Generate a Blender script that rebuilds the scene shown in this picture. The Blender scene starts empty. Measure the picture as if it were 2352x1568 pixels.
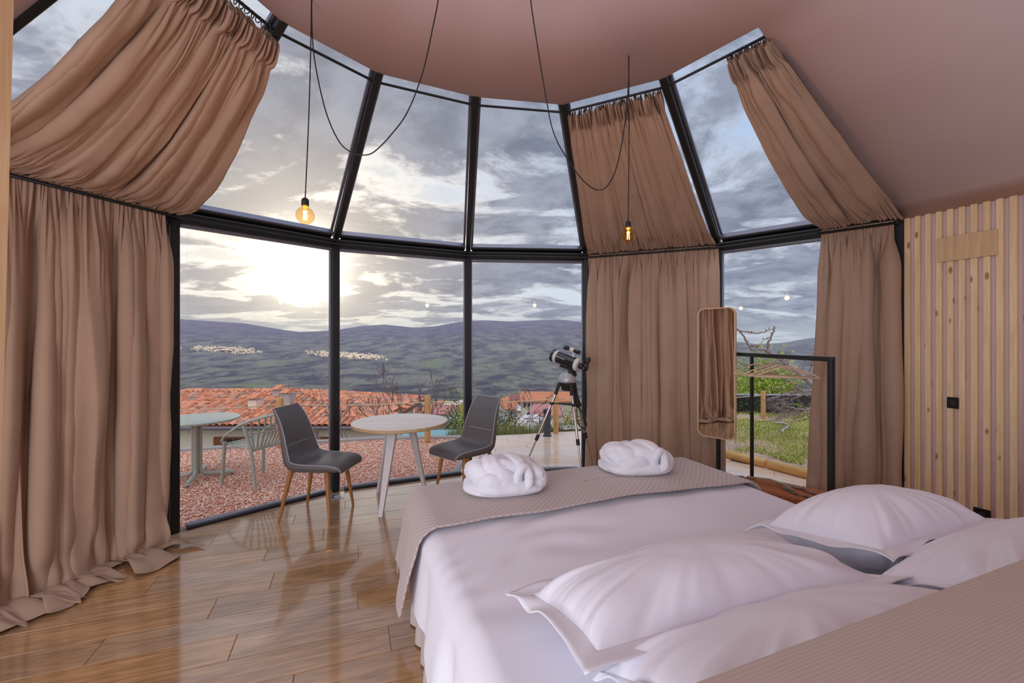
import bpy, math, random
import numpy as np
from mathutils import Vector, Matrix

random.seed(7)
rng = np.random.default_rng(7)
SC = bpy.context.scene
COL = SC.collection
R = math.radians
EYE = 1.5            # camera height (m)
F = 1000.0           # focal length in pixels of the 2352 px wide frame

# ------------------------------------------------------------------ camera
cam_d = bpy.data.cameras.new('camera')
cam_d.sensor_width = 36.0
cam_d.lens = F / 2352.0 * 36.0
cam_d.clip_start = 0.02
cam_d.clip_end = 20000.0
cam = bpy.data.objects.new('camera', cam_d)
cam.location = (0, 0, EYE)
cam.rotation_euler = (R(90), 0, 0)
COL.objects.link(cam)
SC.camera = cam

# ------------------------------------------------------------------ node helpers
def node(nt, kind, props=None, **ins):
    n = nt.nodes.new(kind)
    for k, v in (props or {}).items():
        setattr(n, k, v)
    for k, v in ins.items():
        key = int(k[1:]) if (k[0] == 'i' and k[1:].isdigit()) else k.replace('_', ' ')
        s = n.inputs[key]
        if isinstance(v, bpy.types.NodeSocket):
            nt.links.new(v, s)
        else:
            if hasattr(s, 'default_value'):
                if isinstance(v, (tuple, list)) and len(v) == 3 and s.type == 'RGBA':
                    v = (*v, 1)
                s.default_value = v
    return n

def math_(nt, op, a, b=0.0, c=0.0, clamp=False):
    return node(nt, 'ShaderNodeMath', dict(operation=op, use_clamp=clamp), i0=a, i1=b, i2=c).outputs[0]

def vmath(nt, op, a, b=(0, 0, 0)):
    n = node(nt, 'ShaderNodeVectorMath', dict(operation=op), i0=a, i1=b)
    return n.outputs['Value'] if op in ('DOT_PRODUCT', 'LENGTH') else n.outputs[0]

def mixc(nt, f, a, b, blend='MIX'):
    n = node(nt, 'ShaderNodeMix', dict(data_type='RGBA', blend_type=blend))
    for i, v in ((0, f), (6, a), (7, b)):
        s = n.inputs[i]
        if isinstance(v, bpy.types.NodeSocket):
            nt.links.new(v, s)
        else:
            s.default_value = (*v, 1) if isinstance(v, (tuple, list)) and len(v) == 3 else v
    return n.outputs[2]

def maprange(nt, v, a, b, c=0.0, d=1.0, smooth=True):
    n = node(nt, 'ShaderNodeMapRange', dict(interpolation_type='SMOOTHSTEP' if smooth else 'LINEAR'), i0=v, i1=a, i2=b, i3=c, i4=d)
    return n.outputs[0]

def noise(nt, vec, scale, detail=4.0, rough=0.55, dist=0.0, out='Fac'):
    n = node(nt, 'ShaderNodeTexNoise', dict(), Vector=vec, Scale=scale, Detail=detail, Roughness=rough, Distortion=dist)
    return n.outputs[out]

def scaled(nt, vec, s):
    return node(nt, 'ShaderNodeMapping', dict(), Vector=vec, Scale=s).outputs[0]

# ------------------------------------------------------------------ sky: broken cloud, sun low behind it
SUN_DIR = Vector((-0.475, 1.0, 0.178)).normalized()
world = bpy.data.worlds.new('sky')
SC.world = world
world.use_nodes = True
wt = world.node_tree
for n in list(wt.nodes):
    wt.nodes.remove(n)
wd = node(wt, 'ShaderNodeTexCoord').outputs['Generated']
wsep = node(wt, 'ShaderNodeSeparateXYZ', Vector=wd)
wz = math_(wt, 'MAXIMUM', wsep.outputs[2], 0.0)
wden = math_(wt, 'ADD', wz, 0.15)
wp = node(wt, 'ShaderNodeCombineXYZ', X=math_(wt, 'DIVIDE', wsep.outputs[0], wden), Y=math_(wt, 'DIVIDE', wsep.outputs[1], wden), Z=0.0).outputs[0]
wp = vmath(wt, 'ADD', wp, (3.1, 1.7, 0.0))
wn1 = noise(wt, scaled(wt, wp, (1.0, 1.3, 1.0)), 1.15, 12.0, 0.62, 0.45)
wn2 = noise(wt, wp, 3.6, 9.0, 0.64, 0.3)
wn3 = noise(wt, vmath(wt, 'ADD', wp, (9.0, 4.0, 2.0)), 0.55, 3.0, 0.5, 0.0)
cover = math_(wt, 'ADD', wn1, math_(wt, 'MULTIPLY', math_(wt, 'SUBTRACT', wn2, 0.5), 0.30))
dens = maprange(wt, cover, 0.36, 0.52)
sundot = math_(wt, 'MAXIMUM', vmath(wt, 'DOT_PRODUCT', vmath(wt, 'NORMALIZE', wd), tuple(SUN_DIR)), 0.0)
g_core = math_(wt, 'POWER', sundot, 420.0)
g_mid = math_(wt, 'POWER', sundot, 55.0)
g_wide = math_(wt, 'POWER', sundot, 14.0)
# clear gaps between the clouds
gap = mixc(wt, maprange(wt, wz, 0.02, 0.5), (0.50, 0.57, 0.68), (0.31, 0.42, 0.60))
gap = mixc(wt, math_(wt, 'MULTIPLY', g_wide, 0.95), gap, (0.74, 0.67, 0.55))
# cloud undersides, thick and thin
cl = mixc(wt, maprange(wt, wn2, 0.34, 0.66), (0.115, 0.135, 0.195), (0.29, 0.32, 0.395))
cl = mixc(wt, maprange(wt, wn3, 0.36, 0.62, 0.0, 0.65), cl, (0.19, 0.22, 0.30))
cl = mixc(wt, math_(wt, 'MULTIPLY', g_wide, 0.60), cl, (0.38, 0.335, 0.285))
cl = mixc(wt, math_(wt, 'MULTIPLY', g_mid, 0.65), cl, (0.66, 0.57, 0.45))
# clouds away from the sun are lit from the front and whiter
away = maprange(wt, wsep.outputs[1], 0.25, -0.55)
cl = mixc(wt, away, cl, (0.80, 0.82, 0.90))
skyc = mixc(wt, dens, gap, cl)
edge = math_(wt, 'MULTIPLY', math_(wt, 'MULTIPLY', dens, math_(wt, 'SUBTRACT', 1.0, dens)), 4.0)
lin_ = node(wt, 'ShaderNodeVectorMath', dict(operation='SCALE'), i0=(0.85, 0.76, 0.62), Scale=math_(wt, 'MULTIPLY', edge, math_(wt, 'ADD', math_(wt, 'MULTIPLY', g_wide, 0.28), 0.10))).outputs[0]
skyc = vmath(wt, 'ADD', skyc, lin_)
sunl = node(wt, 'ShaderNodeVectorMath', dict(operation='SCALE'), i0=(1.0, 0.90, 0.74), Scale=math_(wt, 'ADD', math_(wt, 'MULTIPLY', g_core, 1.5), math_(wt, 'MULTIPLY', g_mid, 0.06))).outputs[0]
skyc = vmath(wt, 'ADD', skyc, sunl)
# overcast sky grows brighter towards the zenith
skyc = node(wt, 'ShaderNodeVectorMath', dict(operation='SCALE'), i0=skyc, Scale=maprange(wt, wsep.outputs[2], 0.58, 1.0, 1.0, 2.0)).outputs[0]
# haze low on the horizon
skyc = mixc(wt, maprange(wt, wsep.outputs[2], 0.0, 0.055, 0.55, 0.0), skyc, (0.50, 0.545, 0.63))
bg = node(wt, 'ShaderNodeBackground', Color=skyc, Strength=1.0)
wo = node(wt, 'ShaderNodeOutputWorld', Surface=bg.outputs[0])

# added area light, unseen behind the camera, fills the room from the rear
rear_d = bpy.data.lights.new('rear_fill_light', 'AREA')
rear_d.shape = 'RECTANGLE'; rear_d.size = 2.2; rear_d.size_y = 2.0
rear_d.energy = 56.0; rear_d.color = (0.90, 0.93, 1.0)
rear_o = bpy.data.objects.new('rear_fill_light', rear_d)
rear_o.location = (-1.8, -1.6, 1.55); rear_o.rotation_euler = (Vector((0.6, 2.2, 1.1)) - Vector((-1.8, -1.6, 1.55))).to_track_quat('-Z', 'Y').to_euler()
COL.objects.link(rear_o)

# ------------------------------------------------------------------ exposure and render quality
vs = SC.view_settings
SC.display_settings.display_device = 'sRGB'
vs.view_transform = 'Standard'
vs.look = 'None'
vs.gamma = 1.0
vs.use_curve_mapping = False
vs.exposure = 0.52
try:
    cy = SC.cycles
    cy.use_denoising = True
    cy.denoiser = 'OPENIMAGEDENOISE'
    cy.max_bounces = 10
    cy.diffuse_bounces = 5
    cy.glossy_bounces = 5
    cy.transmission_bounces = 6
    cy.transparent_max_bounces = 16
    cy.volume_bounces = 0
    cy.caustics_reflective = False
    cy.caustics_refractive = False
    cy.sample_clamp_indirect = 6.0
except Exception:
    pass

# ------------------------------------------------------------------ geometry helpers
def ground(u, v, z=0.0):
    """point at height z seen at photo pixel u, v"""
    Y = (EYE - z) * F / (v - 784.0)
    return Vector(((u - 1176.0) * Y / F, Y, z))

def at(u, v, Y):
    return Vector(((u - 1176.0) * Y / F, Y, EYE - (v - 784.0) * Y / F))

def rotz(p, a):
    c, s = math.cos(a), math.sin(a)
    return Vector((p[0] * c - p[1] * s, p[0] * s + p[1] * c, p[2]))

class MB:
    def __init__(self):
        self.v = []; self.f = []; self.uv = None
    def add(self, vs_, fs_):
        o = len(self.v)
        self.v.extend([tuple(p) for p in vs_])
        self.f.extend([tuple(i + o for i in f) for f in fs_])
        return self
    def box(self, c, s, M=None, bev=0.0):
        x, y, z = s[0] / 2, s[1] / 2, s[2] / 2
        if bev <= 0:
            P = [(-x, -y, -z), (x, -y, -z), (x, y, -z), (-x, y, -z), (-x, -y, z), (x, -y, z), (x, y, z), (-x, y, z)]
            Fc = [(0, 3, 2, 1), (4, 5, 6, 7), (0, 1, 5, 4), (1, 2, 6, 5), (2, 3, 7, 6), (3, 0, 4, 7)]
        else:
            b = min(bev, x * .99, y * .99, z * .99)
            P = []; Fc = []
            ring = lambda xx, yy, zz: [(-xx, -yy, zz), (xx, -yy, zz), (xx, yy, zz), (-xx, yy, zz)]
            def oct_(xx, yy, zz, bb):
                return [(-xx + bb, -yy, zz), (xx - bb, -yy, zz), (xx, -yy + bb, zz), (xx, yy - bb, zz), (xx - bb, yy, zz), (-xx + bb, yy, zz), (-xx, yy - bb, zz), (-xx, -yy + bb, zz)]
            L = [oct_(x - b, y - b, -z, b * .3), oct_(x, y, -z + b, b), oct_(x, y, z - b, b), oct_(x - b, y - b, z, b * .3)]
            for l in L: P += l
            Fc.append(tuple(range(7, -1, -1)))
            for k in range(3):
                for i in range(8):
                    j = (i + 1) % 8
                    Fc.append((k * 8 + i, k * 8 + j, k * 8 + 8 + j, k * 8 + 8 + i))
            Fc.append(tuple(range(24, 32)))
        c = Vector(c)
        if M is None:
            P = [Vector(p) + c for p in P]
        else:
            P = [M @ Vector(p) + c for p in P]
        return self.add(P, Fc)
    def beam(self, a, b, w, h, up=(0, 0, 1), bev=0.0, ext=0.0):
        """box along a-b; w sideways, h along up"""
        a = Vector(a); b = Vector(b); d = (b - a); L = d.length + 2 * ext
        x = d.normalized(); up = Vector(up); y = up.cross(x)
        if y.length < 1e-6: y = Vector((0, 1, 0)).cross(x)
        y.normalize(); z = x.cross(y)
        M = Matrix((x, y, z)).transposed()
        return self.box((a + b) / 2, (L, w, h), M, bev)
    def tube(self, pts, rad, n=8, cap=True, flat=1.0, closed=False, up=None):
        pts = [Vector(p) for p in pts]; m = len(pts)
        if not hasattr(rad, '__len__'): rad = [rad] * m
        P = []; Fc = []
        prev = None
        for i in range(m):
            if closed: t = pts[(i + 1) % m] - pts[i - 1]
            else: t = pts[min(i + 1, m - 1)] - pts[max(i - 1, 0)]
            if t.length < 1e-9: t = Vector((0, 0, 1))
            t.normalize()
            if prev is None:
                ref = Vector(up) if up is not None else (Vector((0, 0, 1)) if abs(t.z) < .9 else Vector((1, 0, 0)))
                nx = (ref - t * ref.dot(t)).normalized()
            else:
                nx = prev - t * prev.dot(t)
                nx = nx.normalized() if nx.length > 1e-6 else prev
            prev = nx
            ny = t.cross(nx)
            for k in range(n):
                a = 2 * math.pi * k / n
                P.append(pts[i] + (nx * math.cos(a) + ny * math.sin(a) * flat) * rad[i])
        mm = m if closed else m - 1
        for i in range(mm):
            for k in range(n):
                j = (k + 1) % n
                i2 = (i + 1) % m
                Fc.append((i * n + k, i * n + j, i2 * n + j, i2 * n + k))
        if cap and not closed:
            Fc.append(tuple(range(n - 1, -1, -1)))
            Fc.append(tuple((m - 1) * n + k for k in range(n)))
        return self.add(P, Fc)
    def lathe(self, prof, c=(0, 0, 0), n=20, axis=None, cap=True):
        """prof: (radius, height) up the axis"""
        c = Vector(c)
        if axis is None: M = Matrix.Identity(3)
        else:
            z = Vector(axis).normalized()
            x = z.orthogonal().normalized(); M = Matrix((x, z.cross(x), z)).transposed()
        P = []; Fc = []
        for r, h in prof:
            for k in range(n):
                a = 2 * math.pi * k / n
                P.append(M @ Vector((r * math.cos(a), r * math.sin(a), h)) + c)
        for i in range(len(prof) - 1):
            for k in range(n):
                j = (k + 1) % n
                Fc.append((i * n + k, i * n + j, i * n + n + j, i * n + n + k))
        if cap:
            Fc.append(tuple(range(n - 1, -1, -1)))
            Fc.append(tuple((len(prof) - 1) * n + k for k in range(n)))
        return self.add(P, Fc)
    def grid(self, G, wrap_u=False, wrap_v=False, uv=None):
        """G: array rows x cols x 3"""
        G = np.asarray(G, float); a, b = G.shape[:2]
        o = len(self.v)
        self.v.extend(map(tuple, G.reshape(-1, 3)))
        for i in range(a if wrap_u else a - 1):
            i2 = (i + 1) % a
            for j in range(b if wrap_v else b - 1):
                j2 = (j + 1) % b
                self.f.append((o + i * b + j, o + i * b + j2, o + i2 * b + j2, o + i2 * b + j))
        if uv is not None:
            self.uv = np.asarray(uv, float).reshape(-1, 2)
        return self
    def prism(self, poly, z0, z1):
        n = len(poly)
        P = [(p[0], p[1], z0) for p in poly] + [(p[0], p[1], z1) for p in poly]
        Fc = [tuple(range(n - 1, -1, -1)), tuple(range(n, 2 * n))]
        for i in range(n):
            j = (i + 1) % n
            Fc.append((i, j, n + j, n + i))
        return self.add(P, Fc)
    def build(self, name, m, parent=None, smooth=False, origin=None, angle=None):
        vs_ = self.v
        if origin is not None:
            o = Vector(origin)
            vs_ = [(p[0] - o.x, p[1] - o.y, p[2] - o.z) for p in vs_]
        me = bpy.data.meshes.new(name)
        me.from_pydata(vs_, [], self.f)
        me.validate()
        if self.uv is not None:
            ul = me.uv_layers.new(name='map')
            li = np.zeros(len(me.loops), dtype=np.int32)
            me.loops.foreach_get('vertex_index', li)
            ul.data.foreach_set('uv', self.uv[li].astype(np.float32).ravel())
        if m is not None:
            me.materials.append(m)
        if smooth:
            me.polygons.foreach_set('use_smooth', [True] * len(me.polygons))
            if angle is not None:
                me.set_sharp_from_angle(angle=R(angle))
        ob = bpy.data.objects.new(name, me)
        if origin is not None:
            ob.location = origin
        COL.objects.link(ob)
        if parent is not None:
            ob.parent = parent
        return ob

def thing(name, label, cat, loc=(0, 0, 0), rz=0.0, group=None):
    o = bpy.data.objects.new(name, None)
    o.empty_display_size = 0.1
    COL.objects.link(o)
    o.location = loc; o.rotation_euler = (0, 0, rz)
    o['label'] = label; o['category'] = cat
    if group: o['group'] = group
    return o

def tag(o, label, cat, group=None, kind=None):
    o['label'] = label; o['category'] = cat
    if group: o['group'] = group
    if kind: o['kind'] = kind
    return o

def struct(o, label=None):
    o['kind'] = 'structure'
    if label: o['label'] = label
    return o

def shell(name, label, loc=(0, 0, 0)):
    o = bpy.data.objects.new(name, None)
    COL.objects.link(o); o.location = loc
    return struct(o, label)

def copy_tree(o, parent=None):
    c = o.copy(); COL.objects.link(c)
    if parent is not None: c.parent = parent
    for ch in [x for x in bpy.data.objects if x.parent == o]:
        copy_tree(ch, c)
    return c

def instance(src, name, parent=None, loc=(0, 0, 0), rot=(0, 0, 0), scale=(1, 1, 1)):
    c = bpy.data.objects.new(name, src)
    c.location = loc; c.rotation_euler = rot; c.scale = scale
    COL.objects.link(c)
    if parent is not None: c.parent = parent
    return c

def wob(x, seed, octs=5, base=1.0):
    """smooth 1-d noise in about -1..1"""
    r = np.random.default_rng(seed)
    x = np.asarray(x, float); y = np.zeros_like(x); amp = 1.0; tot = 0
    for k in range(octs):
        f = base * (1.75 ** k) * (0.85 + 0.3 * r.random())
        y += amp * np.sin(2 * np.pi * (f * x + r.random())); tot += amp; amp *= 0.62
    return y / tot * 1.5

def wob2(x, y, seed, octs=5, base=1.0, persist=.6):
    r = np.random.default_rng(seed)
    out = 0; amp = 1.0; tot = 0
    for k in range(octs):
        f = base * (1.7 ** k)
        for q in range(3):
            a = r.random() * np.pi * 2
            out = out + amp * np.sin(2 * np.pi * (f * (x * np.cos(a) + y * np.sin(a)) + r.random()) + 1.3 * np.sin(2 * np.pi * (f * .6 * (x * np.sin(a) - y * np.cos(a)) + r.random())))
        tot += amp * 1.7; amp *= persist
    return out / tot

def smooth01(x):
    x = np.clip(x, 0, 1); return x * x * (3 - 2 * x)

# ------------------------------------------------------------------ materials
def mat(name):
    m = bpy.data.materials.new(name); m.use_nodes = True
    nt = m.node_tree
    b = nt.nodes['Principled BSDF']
    return m, nt, b

def setb(nt, b, **k):
    for key, v in k.items():
        s = b.inputs[key.replace('_', ' ')]
        if isinstance(v, bpy.types.NodeSocket): nt.links.new(v, s)
        else: s.default_value = (*v, 1) if isinstance(v, (tuple, list)) and len(v) == 3 and s.type == 'RGBA' else v

def bump(nt, b, h, strength=0.2, dist=0.01):
    n = node(nt, 'ShaderNodeBump', dict(), Strength=strength, Distance=dist, Height=h)
    nt.links.new(n.outputs[0], b.inputs['Normal'])

def objco(nt): return node(nt, 'ShaderNodeTexCoord').outputs['Object']
def uvco(nt): return node(nt, 'ShaderNodeTexCoord').outputs['UV']
def orand(nt): return node(nt, 'ShaderNodeObjectInfo').outputs['Random']

def plain(name, c, rough=0.5, metal=0.0, var=0.08, vs_=8.0, bmp=0.0, spec=0.5, sheen=0.0, bscale=60.0):
    m, nt, b = mat(name)
    co = objco(nt)
    k = noise(nt, co, vs_, 4.0)
    dark = tuple(x * (1 - var * 1.6) for x in c); lite = tuple(min(1, x * (1 + var)) for x in c)
    setb(nt, b, Base_Color=mixc(nt, k, dark, lite), Roughness=rough, Metallic=metal, Specular_IOR_Level=spec)
    if sheen: setb(nt, b, Sheen_Weight=sheen, Sheen_Roughness=0.4)
    if bmp: bump(nt, b, noise(nt, co, bscale, 4.0), bmp, 0.004)
    return m

def planks_mat(name, ca, cb, cc, rough, spec=0.5, tint=0.25, coat=0.0, gl=7.0):
    """wood look, grain along local x, each plank its own shade"""
    m, nt, b = mat(name)
    co = objco(nt); rnd = orand(nt)
    off = node(nt, 'ShaderNodeCombineXYZ', X=math_(nt, 'MULTIPLY', rnd, 37.0), Y=math_(nt, 'MULTIPLY', rnd, 91.0), Z=rnd).outputs[0]
    p = vmath(nt, 'ADD', co, off)
    g1 = noise(nt, scaled(nt, p, (1.4, 16.0, 4.0)), 2.2, 7.0, 0.65, 0.8)
    g2 = noise(nt, scaled(nt, p, (3.0, 60.0, 4.0)), 3.0, 3.0, 0.6, 0.2)
    g3 = noise(nt, scaled(nt, p, (1.5, 3.5, 4.0)), 1.3, 3.0, 0.5, 0.4)
    c = mixc(nt, maprange(nt, g1, 0.35, 0.68), ca, cb)
    c = mixc(nt, math_(nt, 'MULTIPLY', maprange(nt, g2, 0.45, 0.75), 0.35), c, cc)
    c = mixc(nt, math_(nt, 'MULTIPLY', maprange(nt, g3, 0.52, 0.75), 0.55), c, cc)
    val = math_(nt, 'ADD', math_(nt, 'MULTIPLY', rnd, tint * 2), 1 - tint)
    hsv = node(nt, 'ShaderNodeHueSaturation', dict(), Color=c, Value=val, Saturation=math_(nt, 'ADD', math_(nt, 'MULTIPLY', math_(nt, 'FRACT', math_(nt, 'MULTIPLY', rnd, 7.3)), 0.3), 0.85))
    setb(nt, b, Base_Color=hsv.outputs[0], Roughness=math_(nt, 'ADD', math_(nt, 'MULTIPLY', g3, 0.08), rough), Specular_IOR_Level=spec)
    if coat: setb(nt, b, Coat_Weight=coat, Coat_Roughness=0.07, Coat_IOR=1.62)
    bump(nt, b, g1, 0.05, 0.004)
    return m

M = {}
M['floor_tile'] = planks_mat('floor_tile', (0.33, 0.185, 0.09), (0.56, 0.33, 0.17), (0.21, 0.125, 0.075), 0.15, 0.55, 0.14, 1.0)
M['terrace_tile'] = planks_mat('terrace_tile', (0.74, 0.54, 0.40), (0.84, 0.64, 0.50), (0.62, 0.43, 0.30), 0.13, 0.5, 0.05, 0.3)
M['grout'] = plain('grout', (0.30, 0.17, 0.10), 0.6)
M['grout_pale'] = plain('grout_pale', (0.50, 0.40, 0.34), 0.5)
M['plaster'] = plain('plaster', (0.70, 0.565, 0.585), 0.85, var=0.02, vs_=1.5, bmp=0.03)
M['black_metal'] = plain('black_metal', (0.010, 0.010, 0.011), 0.42, 0.0, 0.1, spec=0.4)
M['grey_metal'] = plain('grey_metal', (0.20, 0.20, 0.245), 0.35, 0.6, 0.06)
M['pine'] = None
def pine(name, c1, c2, knots=True, axis='z', sc=1.0):
    m, nt, b = mat(name)
    co = objco(nt); rnd = orand(nt)
    off = node(nt, 'ShaderNodeCombineXYZ', X=math_(nt, 'MULTIPLY', rnd, 41.0), Y=math_(nt, 'MULTIPLY', rnd, 73.0), Z=math_(nt, 'MULTIPLY', rnd, 19.0)).outputs[0]
    p = vmath(nt, 'ADD', co, off)
    s = (14.0 * sc, 14.0 * sc, 0.9 * sc) if axis == 'z' else ((0.9 * sc, 14.0 * sc, 14.0 * sc) if axis == 'x' else (14.0 * sc, .9 * sc, 14.0 * sc))
    g = noise(nt, scaled(nt, p, s), 2.6, 5.0, 0.6, 0.7)
    c = mixc(nt, maprange(nt, g, 0.3, 0.72), c1, c2)
    if knots:
        s2 = (11.0, 11.0, 4.6) if axis == 'z' else (4.6, 11.0, 11.0)
        vo = node(nt, 'ShaderNodeTexVoronoi', dict(feature='F1'), Vector=scaled(nt, p, s2), Scale=1.0).outputs['Distance']
        k = maprange(nt, vo, 0.07, 0.17, 1.0, 0.0)
        c = mixc(nt, math_(nt, 'MULTIPLY', k, 0.8), c, (0.22, 0.10, 0.035))
    setb(nt, b, Base_Color=c, Roughness=0.5)
    bump(nt, b, g, 0.06, 0.003)
    return m
M['pine'] = pine('pine', (0.80, 0.55, 0.30), (0.92, 0.71, 0.45))
M['pine_board'] = pine('pine_board', (0.62, 0.40, 0.22), (0.74, 0.52, 0.31), False)
M['post_wood'] = pine('post_wood', (0.50, 0.25, 0.07), (0.66, 0.38, 0.14), True)
M['log_wood'] = pine('log_wood', (0.55, 0.27, 0.06), (0.72, 0.42, 0.14), False, 'x')
M['leg_wood'] = pine('leg_wood', (0.33, 0.13, 0.035), (0.46, 0.20, 0.06), False)
M['hanger_wood'] = pine('hanger_wood', (0.62, 0.42, 0.28), (0.75, 0.56, 0.40), False, 'x')

def fabric(name, c, transl=0.0, weave=500.0, rough=0.85, sheen=0.25, bmp=0.12, var=0.1, vs_=5.0):
    m, nt, b = mat(name)
    co = objco(nt)
    k = noise(nt, co, vs_, 4.0)
    k2 = noise(nt, co, weave, 2.0)
    c1 = mixc(nt, k, tuple(x * (1 - var) for x in c), tuple(min(1, x * (1 + var)) for x in c))
    c2 = mixc(nt, math_(nt, 'MULTIPLY', k2, 0.35), c1, tuple(x * 0.75 for x in c))
    setb(nt, b, Base_Color=c2, Roughness=rough, Sheen_Weight=sheen, Sheen_Roughness=0.5, Specular_IOR_Level=0.2)
    bump(nt, b, k2, bmp, 0.002)
    if transl:
        out = nt.nodes['Material Output']
        tr = node(nt, 'ShaderNodeBsdfTranslucent', Color=c2)
        mx = node(nt, 'ShaderNodeMixShader', i0=transl, i1=b.outputs[0], i2=tr.outputs[0])
        nt.links.new(mx.outputs[0], out.inputs[0])
    return m
M['curtain'] = fabric('curtain', (0.45, 0.30, 0.215), 0.03, 350.0, 0.9, 0.04)
M['sheet'] = fabric('sheet', (0.86, 0.86, 0.95), 0.0, 700.0, 0.7, 0.15, 0.04, 0.02)
M['robe'] = fabric('robe', (0.83, 0.83, 0.90), 0.0, 420.0, 0.95, 0.5, 0.5, 0.02)
M['embroidery'] = fabric('embroidery', (0.72, 0.60, 0.56), 0.0, 300.0, 0.7)
def runner_mat():
    m, nt, b = mat('bed_runner_weave')
    uv = uvco(nt)
    ck = node(nt, 'ShaderNodeTexChecker', dict(), Vector=uv, Scale=60.0, Color1=(0.45, 0.36, 0.345, 1), Color2=(0.58, 0.485, 0.47, 1))
    k2 = noise(nt, uv, 260.0, 2.0)
    setb(nt, b, Base_Color=mixc(nt, math_(nt, 'MULTIPLY', k2, 0.3), ck.outputs[0], (0.36, 0.28, 0.27)), Roughness=0.65, Sheen_Weight=0.3, Specular_IOR_Level=0.3)
    bump(nt, b, math_(nt, 'ADD', ck.outputs[1], math_(nt, 'MULTIPLY', k2, 0.4)), 0.25, 0.003)
    return m
M['runner'] = runner_mat()
def skirt_mat():
    m, nt, b = mat('bed_skirt_linen')
    co = objco(nt)
    k = noise(nt, scaled(nt, co, (60, 60, 3.0)), 2.0, 4.0)
    setb(nt, b, Base_Color=mixc(nt, k, (0.44, 0.36, 0.33), (0.66, 0.58, 0.55)), Roughness=0.85, Specular_IOR_Level=0.2)
    bump(nt, b, k, 0.3, 0.004)
    return m
M['skirt'] = skirt_mat()
def laminate():
    m, nt, b = mat('headboard_laminate')
    co = objco(nt)
    p = scaled(nt, co, (0.8, 6.0, 6.0))
    wv = node(nt, 'ShaderNodeTexWave', dict(wave_type='BANDS', bands_direction='Y'), Vector=p, Scale=11.0, Distortion=9.0, Detail=2.0, Detail_Scale=0.5).outputs['Fac']
    setb(nt, b, Base_Color=mixc(nt, wv, (0.475, 0.385, 0.34), (0.515, 0.42, 0.375)), Roughness=0.5)
    bump(nt, b, wv, 0.12, 0.001)
    return m
M['laminate'] = laminate()
M['leather'] = plain('charcoal_leather', (0.122, 0.106, 0.106), 0.48, 0.0, 0.08, 6.0, 0.15, 0.5, bscale=400.0)
M['piping'] = plain('pale_piping', (0.42, 0.40, 0.42), 0.5)
M['white_paint'] = plain('white_paint', (0.72, 0.68, 0.69), 0.4, 0.0, 0.03)
M['table_top'] = pine('table_laminate', (0.74, 0.65, 0.56), (0.85, 0.77, 0.69), False, 'x', 0.7)
M['table_edge'] = pine('table_edge_wood', (0.46, 0.30, 0.15), (0.56, 0.38, 0.20), False, 'x')
M['sage'] = plain('sage_metal', (0.41, 0.43, 0.36), 0.38, 0.0, 0.05, spec=0.5)
M['chrome'] = plain('steel', (0.55, 0.50, 0.46), 0.25, 0.9, 0.05)
M['silver'] = plain('silver_plastic', (0.46, 0.46, 0.50), 0.35, 0.3, 0.03)
M['white_plastic'] = plain('white_plastic', (0.68, 0.64, 0.63), 0.4, 0.0, 0.03)
M['gloss_black'] = plain('gloss_black', (0.012, 0.011, 0.012), 0.12, 0.0, 0.05, spec=0.6)
M['matt_black'] = plain('matt_black', (0.014, 0.013, 0.013), 0.5, 0.0, 0.05)
M['brown_leather'] = plain('brown_leather', (0.13, 0.06, 0.04), 0.4, 0.0, 0.15, 14.0, 0.1)
M['canvas'] = fabric('canvas_strap', (0.36, 0.27, 0.17), 0.0, 300.0)
M['brass'] = plain('brass', (0.55, 0.40, 0.22), 0.3, 0.9)
def wicker():
    m, nt, b = mat('wicker')
    co = objco(nt)
    k = noise(nt, scaled(nt, co, (40, 40, 40)), 2.0, 3.0)
    setb(nt, b, Base_Color=mixc(nt, k, (0.30, 0.095, 0.028), (0.60, 0.24, 0.085)), Roughness=0.5)
    return m
M['wicker'] = wicker()
def glass(name, tint, ior=1.38, refl=1.0):
    m, nt, b = mat(name)
    nt.nodes.remove(b)
    out = nt.nodes['Material Output']
    tr = node(nt, 'ShaderNodeBsdfTransparent', Color=tint)
    gl = node(nt, 'ShaderNodeBsdfGlossy', Color=(1, 1, 1), Roughness=0.0)
    fr = node(nt, 'ShaderNodeFresnel', IOR=ior).outputs[0]
    bf = node(nt, 'ShaderNodeNewGeometry').outputs['Backfacing']
    fac = math_(nt, 'MULTIPLY', math_(nt, 'MULTIPLY', fr, math_(nt, 'SUBTRACT', 1.0, bf)), refl)
    mx = node(nt, 'ShaderNodeMixShader', i0=fac, i1=tr.outputs[0], i2=gl.outputs[0])
    nt.links.new(mx.outputs[0], out.inputs[0])
    return m
M['pane'] = glass('window_glass', (0.985, 0.985, 0.99), 1.32)
M['bulb_glass'] = glass('amber_bulb_glass', (0.97, 0.80, 0.55), 1.5)
def mirror_mat():
    m, nt, b = mat('mirror_silver')
    setb(nt, b, Base_Color=(0.80, 0.77, 0.73), Metallic=1.0, Roughness=0.015)
    return m
M['mirror'] = mirror_mat()
def emis(name, c, s):
    m, nt, b = mat(name)
    setb(nt, b, Base_Color=(0.1, 0.05, 0.02), Emission_Color=c, Emission_Strength=s)
    return m
M['filament'] = emis('glowing_filament', (1.0, 0.62, 0.22), 14.0)
M['amber_glow'] = emis('lit_base', (1.0, 0.33, 0.03), 1.6)
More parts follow.
